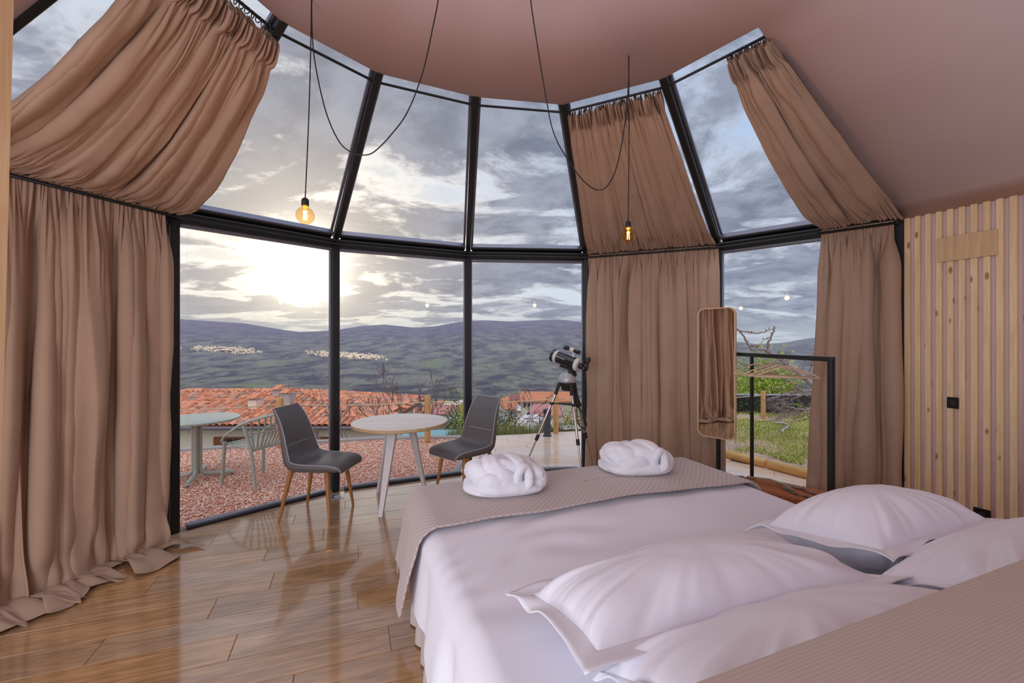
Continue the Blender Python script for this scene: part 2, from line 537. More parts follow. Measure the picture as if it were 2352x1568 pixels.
# ================================================================== ROOM
PZ = 2.525           # transom height
TZ = 3.30            # height of the ring under the ceiling
P = {0: (-2.664, 3.425), 1: (-1.776, 4.373), 2: (-0.502, 4.967), 3: (0.856, 5.068), 4: (2.148, 4.532), 5: (3.186, 3.571), 6: (3.729, 2.316), -1: (-3.141, 2.13)}
T = {0: (-1.267, 2.410), 1: (-0.877, 2.866), 2: (-0.264, 3.141), 3: (0.379, 3.243), 4: (1.014, 2.922), 5: (1.392, 2.446), 6: (1.593, 1.828), -1: (-1.468, 1.79)}
PC = (0.25, 1.55); TC = (0.12, 1.58)
for k in range(7, 15):
    a = R(12.4 - 22.46 * (k - 6))
    P[k] = (PC[0] + 3.5 * math.cos(a), PC[1] + 3.5 * math.sin(a))
    a = R(9.5 - 22.0 * (k - 6))
    T[k] = (TC[0] + 1.66 * math.cos(a), TC[1] + 1.66 * math.sin(a))
def PV(k, z): return Vector((*P[k], z))
def TV(k, z=TZ): return Vector((*T[k], z))
def inward(k):
    a = Vector(P[k]); b = Vector(P[k + 1]); d = (b - a).normalized()
    n = Vector((d.y, -d.x))
    return Vector((n.x, n.y, 0)), Vector((d.x, d.y, 0))

# ---- floor of wood-look tiles
FA = R(20.5)
def ring_poly(inset=0.0):
    out = []
    for k in range(-1, 15):
        p = Vector(P[k]); c = Vector(PC); d = (p - c)
        out.append(tuple(c + d * (1 - inset / d.length)))
    return out
def clip_poly(poly, conv):
    """Sutherland-Hodgman; conv is clockwise or counter-clockwise convex"""
    area = sum(conv[i][0] * conv[(i + 1) % len(conv)][1] - conv[(i + 1) % len(conv)][0] * conv[i][1] for i in range(len(conv)))
    sgn = 1 if area > 0 else -1
    out = list(poly)
    for i in range(len(conv)):
        ax, ay = conv[i]; bx, by = conv[(i + 1) % len(conv)]
        inp = out; out = []
        if not inp: return []
        side = lambda p: sgn * ((bx - ax) * (p[1] - ay) - (by - ay) * (p[0] - ax))
        for j in range(len(inp)):
            p, q = inp[j], inp[(j + 1) % len(inp)]
            sp, sq = side(p), side(q)
            if sp >= 0: out.append(p)
            if (sp >= 0) != (sq >= 0):
                t = sp / (sp - sq); out.append((p[0] + t * (q[0] - p[0]), p[1] + t * (q[1] - p[1])))
    return out
def plank_field(parent, name, m, conv, ang, L, W, gap, z0, z1, origin, seed, xr, yr, chamf=0.0015):
    """lay planks in rows along ang inside the convex outline"""
    rr = random.Random(seed)
    ux = Vector((math.cos(ang), math.sin(ang))); uy = Vector((-ux.y, ux.x))
    cnt = 0
    for j in range(yr[0], yr[1]):
        off = (j * 0.37 + 0.21 * rr.random()) % 1.0 * L
        for i in range(xr[0], xr[1]):
            a0 = i * L + off + gap / 2; a1 = a0 + L - gap
            b0 = j * W + gap / 2; b1 = b0 + W - gap
            q = [(a0, b0), (a1, b0), (a1, b1), (a0, b1)]
            w = [tuple(Vector(origin) + ux * p[0] + uy * p[1]) for p in q]
            c = clip_poly(w, conv)
            if len(c) < 3: continue
            ctr = Vector(origin) + ux * (a0 + a1) / 2 + uy * (b0 + b1) / 2
            loc = [((Vector(p) - ctr).dot(ux), (Vector(p) - ctr).dot(uy)) for p in c]
            ar = abs(sum(loc[k][0] * loc[(k + 1) % len(loc)][1] - loc[(k + 1) % len(loc)][0] * loc[k][1] for k in range(len(loc)))) / 2
            if ar < 0.004: continue
            mb = MB(); n = len(loc)
            cc = (sum(p[0] for p in loc) / n, sum(p[1] for p in loc) / n)
            ins = [(p[0] + (-chamf if p[0] > cc[0] else chamf), p[1] + (-chamf if p[1] > cc[1] else chamf)) for p in loc]
            mb.v = [(p[0], p[1], z0) for p in loc] + [(p[0], p[1], z1 - chamf) for p in loc] + [(p[0], p[1], z1) for p in ins]
            for k in range(n):
                kk = (k + 1) % n
                mb.f.append((k, kk, n + kk, n + k)); mb.f.append((n + k, n + kk, 2 * n + kk, 2 * n + k))
            mb.f.append(tuple(range(2 * n, 3 * n)))
            ob = mb.build(name, m, parent)
            ob.location = (ctr.x, ctr.y, rr.uniform(-.0003, .0003)); ob.rotation_euler = (0, 0, ang)
            cnt += 1
    return cnt
fl = MB().prism(ring_poly(-0.10), -0.12, -0.0035).build('floor', M['grout'])
struct(fl, 'glossy brown wood-look tile floor of the glass dome room')
plank_field(fl, 'plank', M['floor_tile'], ring_poly(0.05), FA, 1.2, 0.2, 0.003, -0.0035, 0.0, (-1.07, 2.36), 3, (-5, 6), (-25, 20))

# ---- ceiling: flat disc inside the ring, then the plaster slopes that are not glazed
mb = MB()
ringk = list(range(-1, 15))
c0 = Vector((TC[0], TC[1], TZ + 0.10))
vs_ = [c0]
for fr_ in (0.5, 1.0):
    for k in ringk:
        p = TV(k, TZ + 0.02); q = c0.lerp(p, fr_)
        q.z = TZ + 0.02 + 0.08 * (1 - fr_ ** 2); vs_.append(q)
fs_ = []
n = len(ringk)
for i in range(n):
    j = (i + 1) % n
    fs_.append((0, 1 + i, 1 + j)); fs_.append((1 + i, 1 + n + i, 1 + n + j, 1 + j))
o = len(vs_)
sidx = {k: 1 + n + i for i, k in enumerate(ringk)}
prof = [0.0, 0.08, 0.3, 0.6, 0.9, 1.0]
sl = {}
for k in range(5, 15):
    for a_, t in enumerate(prof):
        p = TV(k, TZ + 0.02).lerp(PV(k, PZ + 0.02), t)
        if a_ == 0: sl[(k, 0)] = sidx[k]; continue
        sl[(k, a_)] = len(vs_); vs_.append(p)
sl_m1 = {}
for a_, t in enumerate(prof):
    if a_ == 0: sl_m1[0] = sidx[-1]; continue
    sl_m1[a_] = len(vs_); vs_.append(TV(-1, TZ + 0.02).lerp(PV(-1, PZ + 0.02), t))
for k in range(5, 15):
    for a_ in range(len(prof) - 1):
        A = sl[(k, a_)]; B = sl[(k, a_ + 1)]
        C = sl[(k + 1, a_ + 1)] if k < 14 else sl_m1[a_ + 1]
        D = sl[(k + 1, a_)] if k < 14 else sl_m1[a_]
        fs_.append((A, B, C, D))
mb.add(vs_, fs_)
ce = mb.build('ceiling', M['plaster'], smooth=True, angle=50)
so = ce.modifiers.new('thickness', 'SOLIDIFY'); so.thickness = 0.06; so.offset = 1.0
struct(ce, 'dusty pink plaster ceiling and sloping roof lining of the dome')

# ---- right wall behind the slats
inw, dirw = inward(5)
mb = MB()
poly = [P[5], P[6], P[7], P[8]]
for k in (5, 6, 7):
    a = PV(k, 0); b = PV(k + 1, 0)
    i_, d_ = inward(k)
    mb.beam((a + b) / 2 - d_ * ((b - a).length / 2) - i_ * 0.04 + Vector((0, 0, PZ / 2 + .005)), (a + b) / 2 + d_ * ((b - a).length / 2) - i_ * 0.04 + Vector((0, 0, PZ / 2 + .005)), 0.08, PZ + .03, ext=0.01)
wr = mb.build('wall_right', M['plaster'])
struct(wr, 'plaster wall carrying the upright pine slats')
# slats, wall local: s metres along the wall from P5
def wallp(s, out, z):
    p = PV(5, z) + dirw * s + inw * out
    return p
sm = MB().box((0, 0, 0), (0.037, 0.030, PZ - 0.03), None, 0.003).build('slat', M['pine'], wr)
ang_w = math.atan2(dirw.y, dirw.x)
sm.location = wallp(0.055, 0.0145, (PZ - 0.03) / 2 + .002); sm.rotation_euler = (0, 0, ang_w)
for i in range(1, 21):
    c = sm.copy(); COL.objects.link(c)
    c.location = wallp(0.055 + 0.0655 * i, 0.0145, (PZ - 0.03) / 2 + .002)

# ---- posts, rails, panes
def post(k, z0=0.0, z1=PZ):
    c = Vector((PC[0], PC[1], 0)); rad = (PV(k, 0) - c).normalized()
    tan_ = Vector((-rad.y, rad.x, 0))
    root = shell('trim_%d' % (k + 2), 'black metal upright post of the dome frame')
    mb = MB()
    p = PV(k, 0) + rad * 0.01
    mb.box(p + Vector((0, 0, (z0 + z1) / 2)), (0.10, 0.064, z1 - z0), Matrix((rad, tan_, Vector((0, 0, 1)))).transposed(), 0.006)
    mb.build('post', M['black_metal'], root)
    mb = MB()
    for s in (-1, 1):
        q = p + tan_ * s * 0.040 + rad * 0.025
        mb.box(q + Vector((0, 0, (z0 + z1) / 2)), (0.05, 0.018, z1 - z0 - .04), Matrix((rad, tan_, Vector((0, 0, 1)))).transposed(), 0.004)
    mb.build('sash', M['grey_metal'], root)
    if k in T and k <= 4:
        mb = MB()
        mb.beam(PV(k, PZ) + rad * .0, TV(k), 0.048, 0.09, up=(0, 0, 1), bev=0.006)
        mb.build('rafter', M['black_metal'], root)
        mb = MB()
        for s in (-1, 1):
            mb.beam(PV(k, PZ + 0.035) + tan_ * s * 0.044 + rad * .02, TV(k, TZ + .03) + tan_ * s * 0.034, 0.022, 0.03, up=(0, 0, 1), bev=0.003)
        mb.build('glazing_strip', M['grey_metal'], root)
    return root
for k in range(-1, 6): post(k)

for k in range(-1, 5):
    i_, d_ = inward(k)
    a, b = PV(k, 0), PV(k + 1, 0)
    a = a + d_ * 0.085; b = b - d_ * 0.085
    root = shell('window_%d' % (k + 2), 'tall vertical glass panel of the dome')
    up = Vector((0, 0, 1))
    MB().beam(a - i_ * .02 + up * .018, b - i_ * .02 + up * .018, 0.06, 0.036, bev=.006).build('sill', M['grey_metal'], root)
    MB().beam(a + i_ * .018 + up * .007, b + i_ * .018 + up * .007, 0.022, 0.014, bev=.003).build('floor_track', M['black_metal'], root)
    MB().beam(a - d_ * .06 + up * (PZ - .045), b + d_ * .06 + up * (PZ - .045), 0.09, 0.085, bev=.006).build('head_rail', M['black_metal'], root)
    MB().beam(a - d_ * .06 - i_ * .02 + up * (PZ - .100), b + d_ * .06 - i_ * .02 + up * (PZ - .100), 0.05, 0.026, bev=.003).build('head_sash', M['grey_metal'], root)
    g = MB(); g.beam((a + b) / 2 - d_ * ((b - a).length / 2) - i_ * .025 + up * (PZ - .12 + .05) / 2, (a + b) / 2 + d_ * ((b - a).length / 2) - i_ * .025 + up * (PZ - .12 + .05) / 2, 0.012, PZ - .12 - .05, up=(0, 0, 1))
    g.build('pane', M['pane'], root)
for k in range(-1, 5):
    i_, d_ = inward(k)
    root = shell('window_%d' % (k + 8), 'sloping glass roof panel of the dome')
    a, b = PV(k, PZ + .02), PV(k + 1, PZ + .02); c, d = TV(k + 1, TZ + .02), TV(k, TZ + .02)
    nrm = (b - a).cross(d - a).normalized()
    if nrm.z > 0: nrm = -nrm
    q = []
    ctr = (a + b + c + d) / 4
    for p in (a, b, c, d): q.append(p - nrm * .03)
    q2 = [p - nrm * .012 for p in q]
    MB().add(q + q2, [(0, 1, 2, 3), (7, 6, 5, 4), (0, 4, 5, 1), (1, 5, 6, 2), (2, 6, 7, 3), (3, 7, 4, 0)]).build('pane', M['pane'], root)
    slope = ((c + d) / 2 - (a + b) / 2).normalized()
    for w_, off, nm, m_ in ((.05, .03, 'foot_rail', 'black_metal'), (.028, .075, 'foot_sash', 'grey_metal')):
        MB().beam(a + slope * off + d_ * .05, b + slope * off - d_ * .05, w_, .05, up=nrm, bev=.004).build(nm, M[m_], root)
    MB().beam(d + Vector((0, 0, -.03)), c + Vector((0, 0, -.03)), .03, .03, bev=.004).build('ridge_rail', M['black_metal'], root)

# ================================================================== curtain rods
def rod_pt(k, s, z, off):
    """point on the rod along facet k; the rod bends with the corners"""
    i0, d0 = inward(k)
    a, b = PV(k, z), PV(k + 1, z)
    return a.lerp(b, s) + i0 * off
def corner(k, z, off):
    c = Vector((PC[0], PC[1], 0)); p = PV(k, 0); r = (p - c).normalized()
    q = p - r * (off / math.cos(R(11.25)))
    return Vector((q.x, q.y, z))
ROD_Z = PZ - 0.035
ROD_O = 0.115
rod = thing('curtain_rail', 'thin black double curtain rail running round the dome at transom height', 'curtain rail', corner(2, ROD_Z, ROD_O))
def loc_(pts, o): return [Vector(p) - o.location for p in pts]
for dz, nm in ((0.0, 'rail'), (-0.035, 'lower_rail')):
    mb = MB()
    mb.tube(loc_([corner(k, ROD_Z + dz, ROD_O) for k in range(-1, 6)], rod), 0.011, 8)
    mb.build(nm, M['black_metal'], rod, True)
mb = MB()
for k in range(-1, 6):
    p = corner(k, ROD_Z - .017, ROD_O) - rod.location; q = corner(k, ROD_Z - .017, 0.03) - rod.location
    mb = MB().beam(p, q, .018, .05, bev=.003); mb.build('bracket', M['black_metal'], rod)
def tcorner(k, off=0.075, dz=-0.055):
    c = Vector((TC[0], TC[1], 0)); p = TV(k, 0); r = (p - c).normalized()
    q = p + r * off; return Vector((q.x, q.y, TZ + dz))
trod = thing('curtain_rail', 'thin black curtain rail bent round the ring under the ceiling', 'curtain rail', tcorner(2))
mb = MB().tube(loc_([tcorner(k) for k in range(-1, 6)], trod), 0.009, 8); mb.build('rail', M['black_metal'], trod, True)
for k in range(-1, 6):
    p = tcorner(k) - trod.location
    mb = MB().beam(p, p + Vector((0, 0, .065)), .014, .03, up=(1, 0, 0)); mb.build('bracket', M['black_metal'], trod)

# ================================================================== curtains
def curtain(name, label, B, N, TAN, folds, amp, seed, nu=420, nv=90, header=0.0, floor_=None, gather_bot=False, group='taupe curtains', hang=None, chaos=1.0, lat=0.8, pk=0.8):
    """B(s,t)->xyz arrays, N normal into the room, TAN along the curtain"""
    s = np.linspace(0, 1, nu)[None, :].repeat(nv, 0)
    tt = np.linspace(0, 1, nv) ** 0.92
    t = tt[:, None].repeat(nu, 1)
    base = B(s, t)
    wp = 0.30 / folds * 2.2 * wob(s * folds / 5.0, seed, 3) * chaos
    drift = (0.30 / folds) * wob2(s * folds / 7, t * 0.35, seed + 1, 2) * chaos
    ph = 2 * np.pi * folds * (s + wp + drift)
    am = 0.82 + 0.30 * wob(s * folds / 3.3, seed + 2, 3)
    am = np.clip(am, 0.4, 1.25)
    am = am * (1 + 0.35 * wob2(s * folds / 4, t * 1.2, seed + 3, 3))
    big = 1.9 * np.abs(np.sin(ph / 2)) ** pk - 0.9
    sub = 0.28 * np.cos(2.0 * ph + 2.0 * wob(s * 3, seed + 5, 3) + 1.1)
    fine_ph = 2 * np.pi * folds * 2.7 * (s + 0.4 / folds * wob(s * folds / 3, seed + 7, 3))
    fine = np.cos(fine_ph) + 0.5 * np.cos(1.7 * fine_ph + 1)
    # amplitude along the height: tight small gathers at the rail, full folds below
    gt = smooth01(t / 0.16)
    gb = smooth01((1 - t) / 0.22) if gather_bot else np.ones_like(t)
    A = amp * gt * gb
    h = A * am * (big + sub * 0.35)
    L = lat * A * am * np.sin(ph) * (-1)
    gath = (1 - smooth01(t / 0.30)) + ((1 - smooth01((1 - t) / 0.35)) if gather_bot else 0)
    h = h + 0.012 * fine * gath * (0.5 + am * 0.5)
    L = L + 0.006 * np.sin(fine_ph) * gath
    # soft cross creases
    h = h + 0.004 * wob2(s * folds / 3, t * 5, seed + 9, 4) * gt
    P3 = base + N[None, None, :] * h[..., None] + TAN[None, None, :] * L[..., None]
    if header:
        # frilled heading above the gathering tape
        hh = header
        u = np.clip((hh - t) / hh, 0, 1)
        fr = np.sin(np.pi * np.clip(u, 0, 1)) + 0.9 * u
        P3 = P3 + N[None, None, :] * (0.019 * fr * (np.cos(fine_ph * 1.3) + 0.6 * np.cos(fine_ph * .6 + 2)) * (t < hh))[..., None]
        P3[..., 2] += (0.014 * fr * np.cos(fine_ph * 0.9 + 1.0) * (t < hh))
    if floor_ is not None:
        z = P3[..., 2]
        ex = np.clip(0.02 - z, 0, None)
        wv = 0.5 + 0.5 * np.cos(ph * 0.30 + 1.2 * wob(s * 3, seed + 11, 2))
        spread = ex * (0.35 + 1.15 * wv ** 1.5)
        P3 = P3 + N[None, None, :] * spread[..., None] + TAN[None, None, :] * (ex * 0.5 * np.sin(ph * .5 + 1))[..., None]
        lift = 0.055 * np.clip(ex / 0.12, 0, 1) * np.clip(1 - ex / 0.20, 0, 1) * (0.3 + wv) 
        z2 = np.where(z < 0.02, 0.010 + lift + 0.012 * np.abs(np.sin(ph)), z)
        P3[..., 2] = z2
        # knees: cloth buckles just above the floor
        kn = np.exp(-((t - 0.90) / 0.05) ** 2) * floor_
        P3 = P3 + N[None, None, :] * (kn * 0.05 * wob2(s * folds / 3, t * 4, seed + 13, 3))[..., None]
    o = Vector(P3[-1, nu // 2])
    mb = MB(); mb.grid(P3)
    ob = mb.build(name, M['curtain'], None, True, origin=tuple(o))
    tag(ob, label, 'curtain', group)
    return ob
def seg_s(a, b, u):
    """parameter along a-b that is seen at photo column u"""
    m = (u - 1176.0) / F
    return (m * a.y - a.x) / ((b.x - a.x) - m * (b.y - a.y))
def arr(v): return np.array(tuple(v), float)
def lerp_(a, b, s): return a[None, None, :] * (1 - s[..., None]) + b[None, None, :] * s[..., None]
def facet_curtain_low(k, s0, s1, t0s, t1s, ln, off=0.082, boff=0.13, **kw):
    i_, d_ = inward(k)
    a, b = corner(k, 0, off), corner(k + 1, 0, off)
    def B(s, t):
        sa = s0 + (s1 - s0) * s; sb = t0s + (t1s - t0s) * s
        e = smooth01(np.clip(t, 0, 1)) if kw.get('ease', True) else t
        ss = sa * (1 - e) + sb * e
        p = lerp_(arr(a), arr(b), ss)
        p = p + arr(i_)[None, None, :] * ((boff - off) * t)[..., None]
        p[..., 2] = ROD_Z - 0.004 - ln * t
        return p
    return B, arr(i_), arr(d_)
# lower left, facet -1 (from P0 back to P-1)
B, N_, T_ = facet_curtain_low(-1, 0.03, seg_s(corner(-1, 0, ROD_O), corner(0, 0, ROD_O), 383), 0.0, seg_s(corner(-1, 0, .14), corner(0, 0, .14), 372), ROD_Z + 0.20)
curtain('curtain', 'taupe curtain hanging to the floor in heavy folds beside the outdoor table', B, N_, T_, 16.5, 0.076, 11, 1000, 140, floor_=1.0, lat=.52, pk=.75, chaos=.9)
# lower mid, facet 3
a3, b3 = corner(3, 0, ROD_O), corner(4, 0, ROD_O)
B, N_, T_ = facet_curtain_low(3, seg_s(a3, b3, 1352), seg_s(a3, b3, 1648), seg_s(a3, b3, 1350), seg_s(a3, b3, 1664), ROD_Z + 0.02)
curtain('curtain', 'taupe full-length curtain behind the mirror and the telescope', B, N_, T_, 13.0, 0.074, 23, 800, 100, floor_=.4, lat=.60, chaos=.8, pk=.75)
# lower right, facet 4
a4, b4 = corner(4, 0, ROD_O), corner(5, 0, ROD_O)
B, N_, T_ = facet_curtain_low(4, seg_s(a4, b4, 1886), seg_s(a4, b4, 2048), seg_s(a4, b4, 1852), seg_s(a4, b4, 2062), ROD_Z + 0.03)
curtain('curtain', 'taupe full-length curtain between the clothes rail and the pine slats', B, N_, T_, 8.0, 0.076, 35, 520, 100, floor_=.6, lat=.58, chaos=.8, pk=.75)

def facet_curtain_top(k, ta, tb, ba, bb, sag, drop=0.03):
    i_, d_ = inward(k)
    A, Bv = tcorner(k), tcorner(k + 1)
    C, D = corner(k, ROD_Z - .005, .088), corner(k + 1, ROD_Z - .005, .088)
    nrm = (Bv - A).cross(C - A).normalized()
    if nrm.z > 0: nrm = -nrm
    def B(s, t):
        top = lerp_(arr(A), arr(Bv), ta + (tb - ta) * s); top[..., 2] -= drop
        bot = lerp_(arr(C), arr(D), ba + (bb - ba) * s)
        p = top * (1 - t[..., None]) + bot * t[..., None]
        sg = sag(s) if callable(sag) else sag
        # hangs below the straight line, most in the lower half
        p[..., 2] -= sg * 4 * (t ** 1.15) * (1 - t)
        # the heading stands clear of the rail
        return p
    return B, arr(nrm), arr(d_)
B, N_, T_ = facet_curtain_top(-1, 0.12, 1.035, 0.04, 0.995, 0.20, .055)
curtain('curtain', 'taupe curtain sagging under the sloping glass above the outdoor table', B, N_, T_, 19.0, 0.046, 41, 1000, 130, header=0.075, gather_bot=True, lat=.65, chaos=.65, pk=.62)
B, N_, T_ = facet_curtain_top(3, 0.05, 0.95, seg_s(a3, b3, 1352), seg_s(a3, b3, 1645), 0.035)
curtain('curtain', 'taupe curtain stretched under the sloping glass behind the amber bulb', B, N_, T_, 16.0, 0.036, 53, 720, 100, header=0.08, gather_bot=True, lat=.65, chaos=.65, pk=.62)
At, Bt = tcorner(4), tcorner(5)
B, N_, T_ = facet_curtain_top(4, seg_s(At, Bt, 1668), 1.03, seg_s(a4, b4, 1886), 1.03, lambda s: 0.13 - 0.09 * s)
curtain('curtain', 'narrow taupe curtain sagging under the sloping glass beside the plaster slope', B, N_, T_, 7.0, 0.048, 67, 420, 100, header=0.08, gather_bot=True, lat=.65, chaos=.65, pk=.62)
# rings on the upper rail
for k, s0, s1, n_ in ((-1, .15, .985, 18), (3, .06, .95, 16), (4, .66, .98, 9)):
    for q in range(n_):
        s = s0 + (s1 - s0) * q / (n_ - 1)
        p = tcorner(k).lerp(tcorner(k + 1), s) - trod.location + Vector((0, 0, -.012))
        d = (tcorner(k + 1) - tcorner(k)).normalized()
        if k == -1 and q == 0:
            mb = MB()
            mb.tube([Vector((0, .017 * math.cos(a), .017 * math.sin(a))) for a in np.linspace(0, 2 * math.pi, 13)[:-1]], .003, 5, closed=True, up=(1, 0, 0))
            ringo = mb.build('curtain_ring', M['matt_black'], trod, True); src_ring = ringo.data
        else:
            ringo = instance(src_ring, 'curtain_ring', trod)
        ringo.location = p; ringo.rotation_euler = (0, 0, math.atan2(d.y, d.x) + .3 * math.sin(q * 2.3))
# ================================================================== BED
BA = R(20.0)
BO = Vector((-0.56, 2.40, 0))                     # foot corner on the window side
BU = Vector((math.cos(BA), math.sin(BA), 0)); BV = Vector((math.sin(BA), -math.cos(BA), 0))
BW, BL, BZ = 1.86, 2.02, 0.675
def bedp(u, v, z): return BO + BU * u + BV * v + Vector((0, 0, z))
def drape(Ug, Vg, rx0, rx1, ry0, ry1, z, r=0.07, flare=0.05):
    """lay a sheet (paper coordinates Ug, Vg) over the slab rx0..rx1 x ry0..ry1 at height z; what overhangs drops down"""
    cu = np.clip(Ug, rx0, rx1); cv = np.clip(Vg, ry0, ry1)
    ou = Ug - cu; ov = Vg - cv
    d = np.sqrt(ou ** 2 + ov ** 2) + 1e-9
    du, dv = ou / d, ov / d
    arc = r * np.pi / 2
    th = np.clip(d / r, 0, np.pi / 2)
    hor = r * np.sin(th) + np.clip(d - arc, 0, None) * flare
    ver = r * (1 - np.cos(th)) + np.clip(d - arc, 0, None) * math.sqrt(1 - flare ** 2)
    return cu + du * hor, cv + dv * hor, z - ver, d, du, dv
def bedgrid(u, v, z):
    G = np.zeros(u.shape + (3,))
    G[..., 0] = BO.x + BU.x * u + BV.x * v; G[..., 1] = BO.y + BU.y * u + BV.y * v; G[..., 2] = z
    return G
bed = thing('double_bed', 'double bed made up with white sheets and a pleated linen skirt', 'bed', tuple(bedp(BW / 2, BL / 2, 0)), 0)
def inbed(G): return np.asarray(G) - np.array(tuple(bed.location))
# mattress and base, under the cloth
mb = MB()
Mb = Matrix((BU, -BV, Vector((0, 0, 1)))).transposed()
mb.box(bedp(BW / 2, BL / 2, 0.50) - bed.location, (BW - .10, BL - .08, 0.26), Mb, .05); mb.build('mattress', M['sheet'], bed, True, angle=40)
mb = MB(); mb.box(bedp(BW / 2, BL / 2, 0.20) - bed.location, (BW - .12, BL - .10, 0.34), Mb, .01); mb.build('base', M['skirt'], bed)
# skirt: pleated strip round three sides
per = []
rad_ = .06
for i in range(200): per.append((0.0 - .0, BL - (BL - rad_) * i / 199))
for i in range(1, 16):
    a = math.pi + (math.pi / 2) * i / 16; per.append((rad_ + rad_ * math.cos(a), rad_ + rad_ * math.sin(a)))
for i in range(180): per.append((rad_ + (BW - 2 * rad_) * i / 179, 0.0))
for i in range(1, 16):
    a = 1.5 * math.pi + (math.pi / 2) * i / 16; per.append((BW - rad_ + rad_ * math.cos(a), rad_ + rad_ * math.sin(a)))
for i in range(200): per.append((BW, rad_ + (BL - rad_) * i / 199))
per = np.array(per); nv = 14
tn = np.gradient(per, axis=0); tn /= np.linalg.norm(tn, axis=1)[:, None] + 1e-9
nrm_ = np.stack([tn[:, 1], -tn[:, 0]], 1) * -1
nrm_ = -nrm_ if nrm_[0, 0] > 0 else nrm_
sarc = np.concatenate([[0], np.cumsum(np.linalg.norm(np.diff(per, axis=0), axis=1))])
Ug = np.zeros((nv, len(per))); Vg = Ug.copy(); Zg = Ug.copy()
for j in range(nv):
    f = j / (nv - 1)
    w = 0.004 + 0.016 * f
    off = w * (np.sin(sarc * 2 * np.pi / 0.16 + 1.5 * wob(sarc * .8, 5, 3)) + .6 * wob(sarc * 3.0, 8, 3)) + .012 * f
    Ug[j] = per[:, 0] + nrm_[:, 0] * off + .02 * np.sign(per[:, 0] - BW / 2) * -1 * (1 - 0); Vg[j] = per[:, 1] + nrm_[:, 1] * off + .02
    Zg[j] = 0.46 - 0.45 * f
MB().grid(inbed(bedgrid(Ug, Vg, Zg))).build('skirt', M['skirt'], bed, True)
# white duvet
nu, nv = 300, 240
uu = np.linspace(-0.31, BW + .30, nu)[None, :].repeat(nv, 0); vv = np.linspace(-0.02, 1.96, nv)[:, None].repeat(nu, 1)
hem = 0.012 * wob(vv[:, :1] * 1.2, 31, 3)
u_, v_, z_, d_, du_, dv_ = drape(uu + hem * (1 - smooth01((uu + .1) / .3)), vv, .06, BW - .06, 0.06, 2.5, BZ, 0.08, 0.12)
crease = 0.006 * wob2(uu * 1.3, vv * 1.0, 77, 3, 1.0, .5) 
ridge = 0.0045 * np.exp(-((uu - .35) / .45) ** 2) * np.exp(-((vv - .95) / .45) ** 2) * np.sin(2 * np.pi * ((vv * .9 + uu * .35) / .13 + .8 * wob2(uu * .9, vv * .9, 79, 2)))
z_ = z_ + (crease + ridge) * (1 - smooth01(d_ / .10))
z_ = z_ + 0.018 * np.exp(-((vv - 1.0) / .8) ** 2) * np.sin(np.clip(uu / BW, 0, 1) * np.pi)
fold = 0.020 * np.sin(vv * 2 * np.pi / .42 + 1.2 * wob(vv * 1.2, 33, 2)) * smooth01((d_ - .05) / .25)
fold = fold * (.15 + .85 * smooth01((vv - .55) / .25))
u_ = u_ + du_ * fold; v_ = v_ + dv_ * fold
MB().grid(inbed(bedgrid(u_, v_, z_))).build('sheet', M['sheet'], bed, True)
for side in (1,):
    # sheet edge along the headboard
    pass
# headboard: thick shelf-like board, a thing of its own
hbv = BL + 0.02
hb = thing('headboard', 'pale beige laminate headboard with a wide top behind the white pillows', 'headboard', tuple(bedp(BW / 2, hbv + .145, .010)), math.atan2(BU.y, BU.x) + R(1.8))
MB().box((0.25, 0, 1.083), (2.75, 0.33, 0.034), None, .004).build('top_board', M['laminate'], hb)
MB().box((0.25, -0.005, 0.528), (2.71, 0.29, 1.076), None, .004).build('body', M['laminate'], hb)

# runner across the foot
nu, nv = 300, 120
uu = np.linspace(-0.36, BW + .26, nu)[None, :].repeat(nv, 0); vv = np.linspace(-0.30, 0.585, nv)[:, None].repeat(nu, 1)
u_, v_, z_, d_, du_, dv_ = drape(uu, vv + .012 * wob(uu * .8, 91, 3) * (vv > .3), .06, BW - .06, 0.06, 2.5, BZ + .026, 0.095, 0.20)
z_ = z_ + .004 * wob2(uu * .7, vv * .7, 93, 4) * (1 - smooth01(d_ / .10))
z_ = z_ + 0.018 * np.exp(-((vv - 1.0) / .8) ** 2) * np.sin(np.clip(uu / BW, 0, 1) * np.pi)
fold = 0.022 * np.sin(np.arctan2(dv_, du_) * 5 + vv * 9) * smooth01((d_ - .06) / .25)
u_ = u_ + du_ * fold; v_ = v_ + dv_ * fold
uvm = np.stack([uu, vv], -1)
G = bedgrid(u_, v_, z_)
G2 = bedgrid(u_ - du_ * .008, v_ - dv_ * .008, z_ - .010 * (d_ < .06))
rb = MB().grid(G, uv=uvm)
rn = rb.build('bed_runner', M['runner'], None, True, origin=tuple(bedp(BW / 2, .25, BZ)))
so = rn.modifiers.new('thickness', 'SOLIDIFY'); so.thickness = 0.010; so.offset = -1
tag(rn, 'mauve checked runner blanket laid across the foot of the bed', 'blanket')

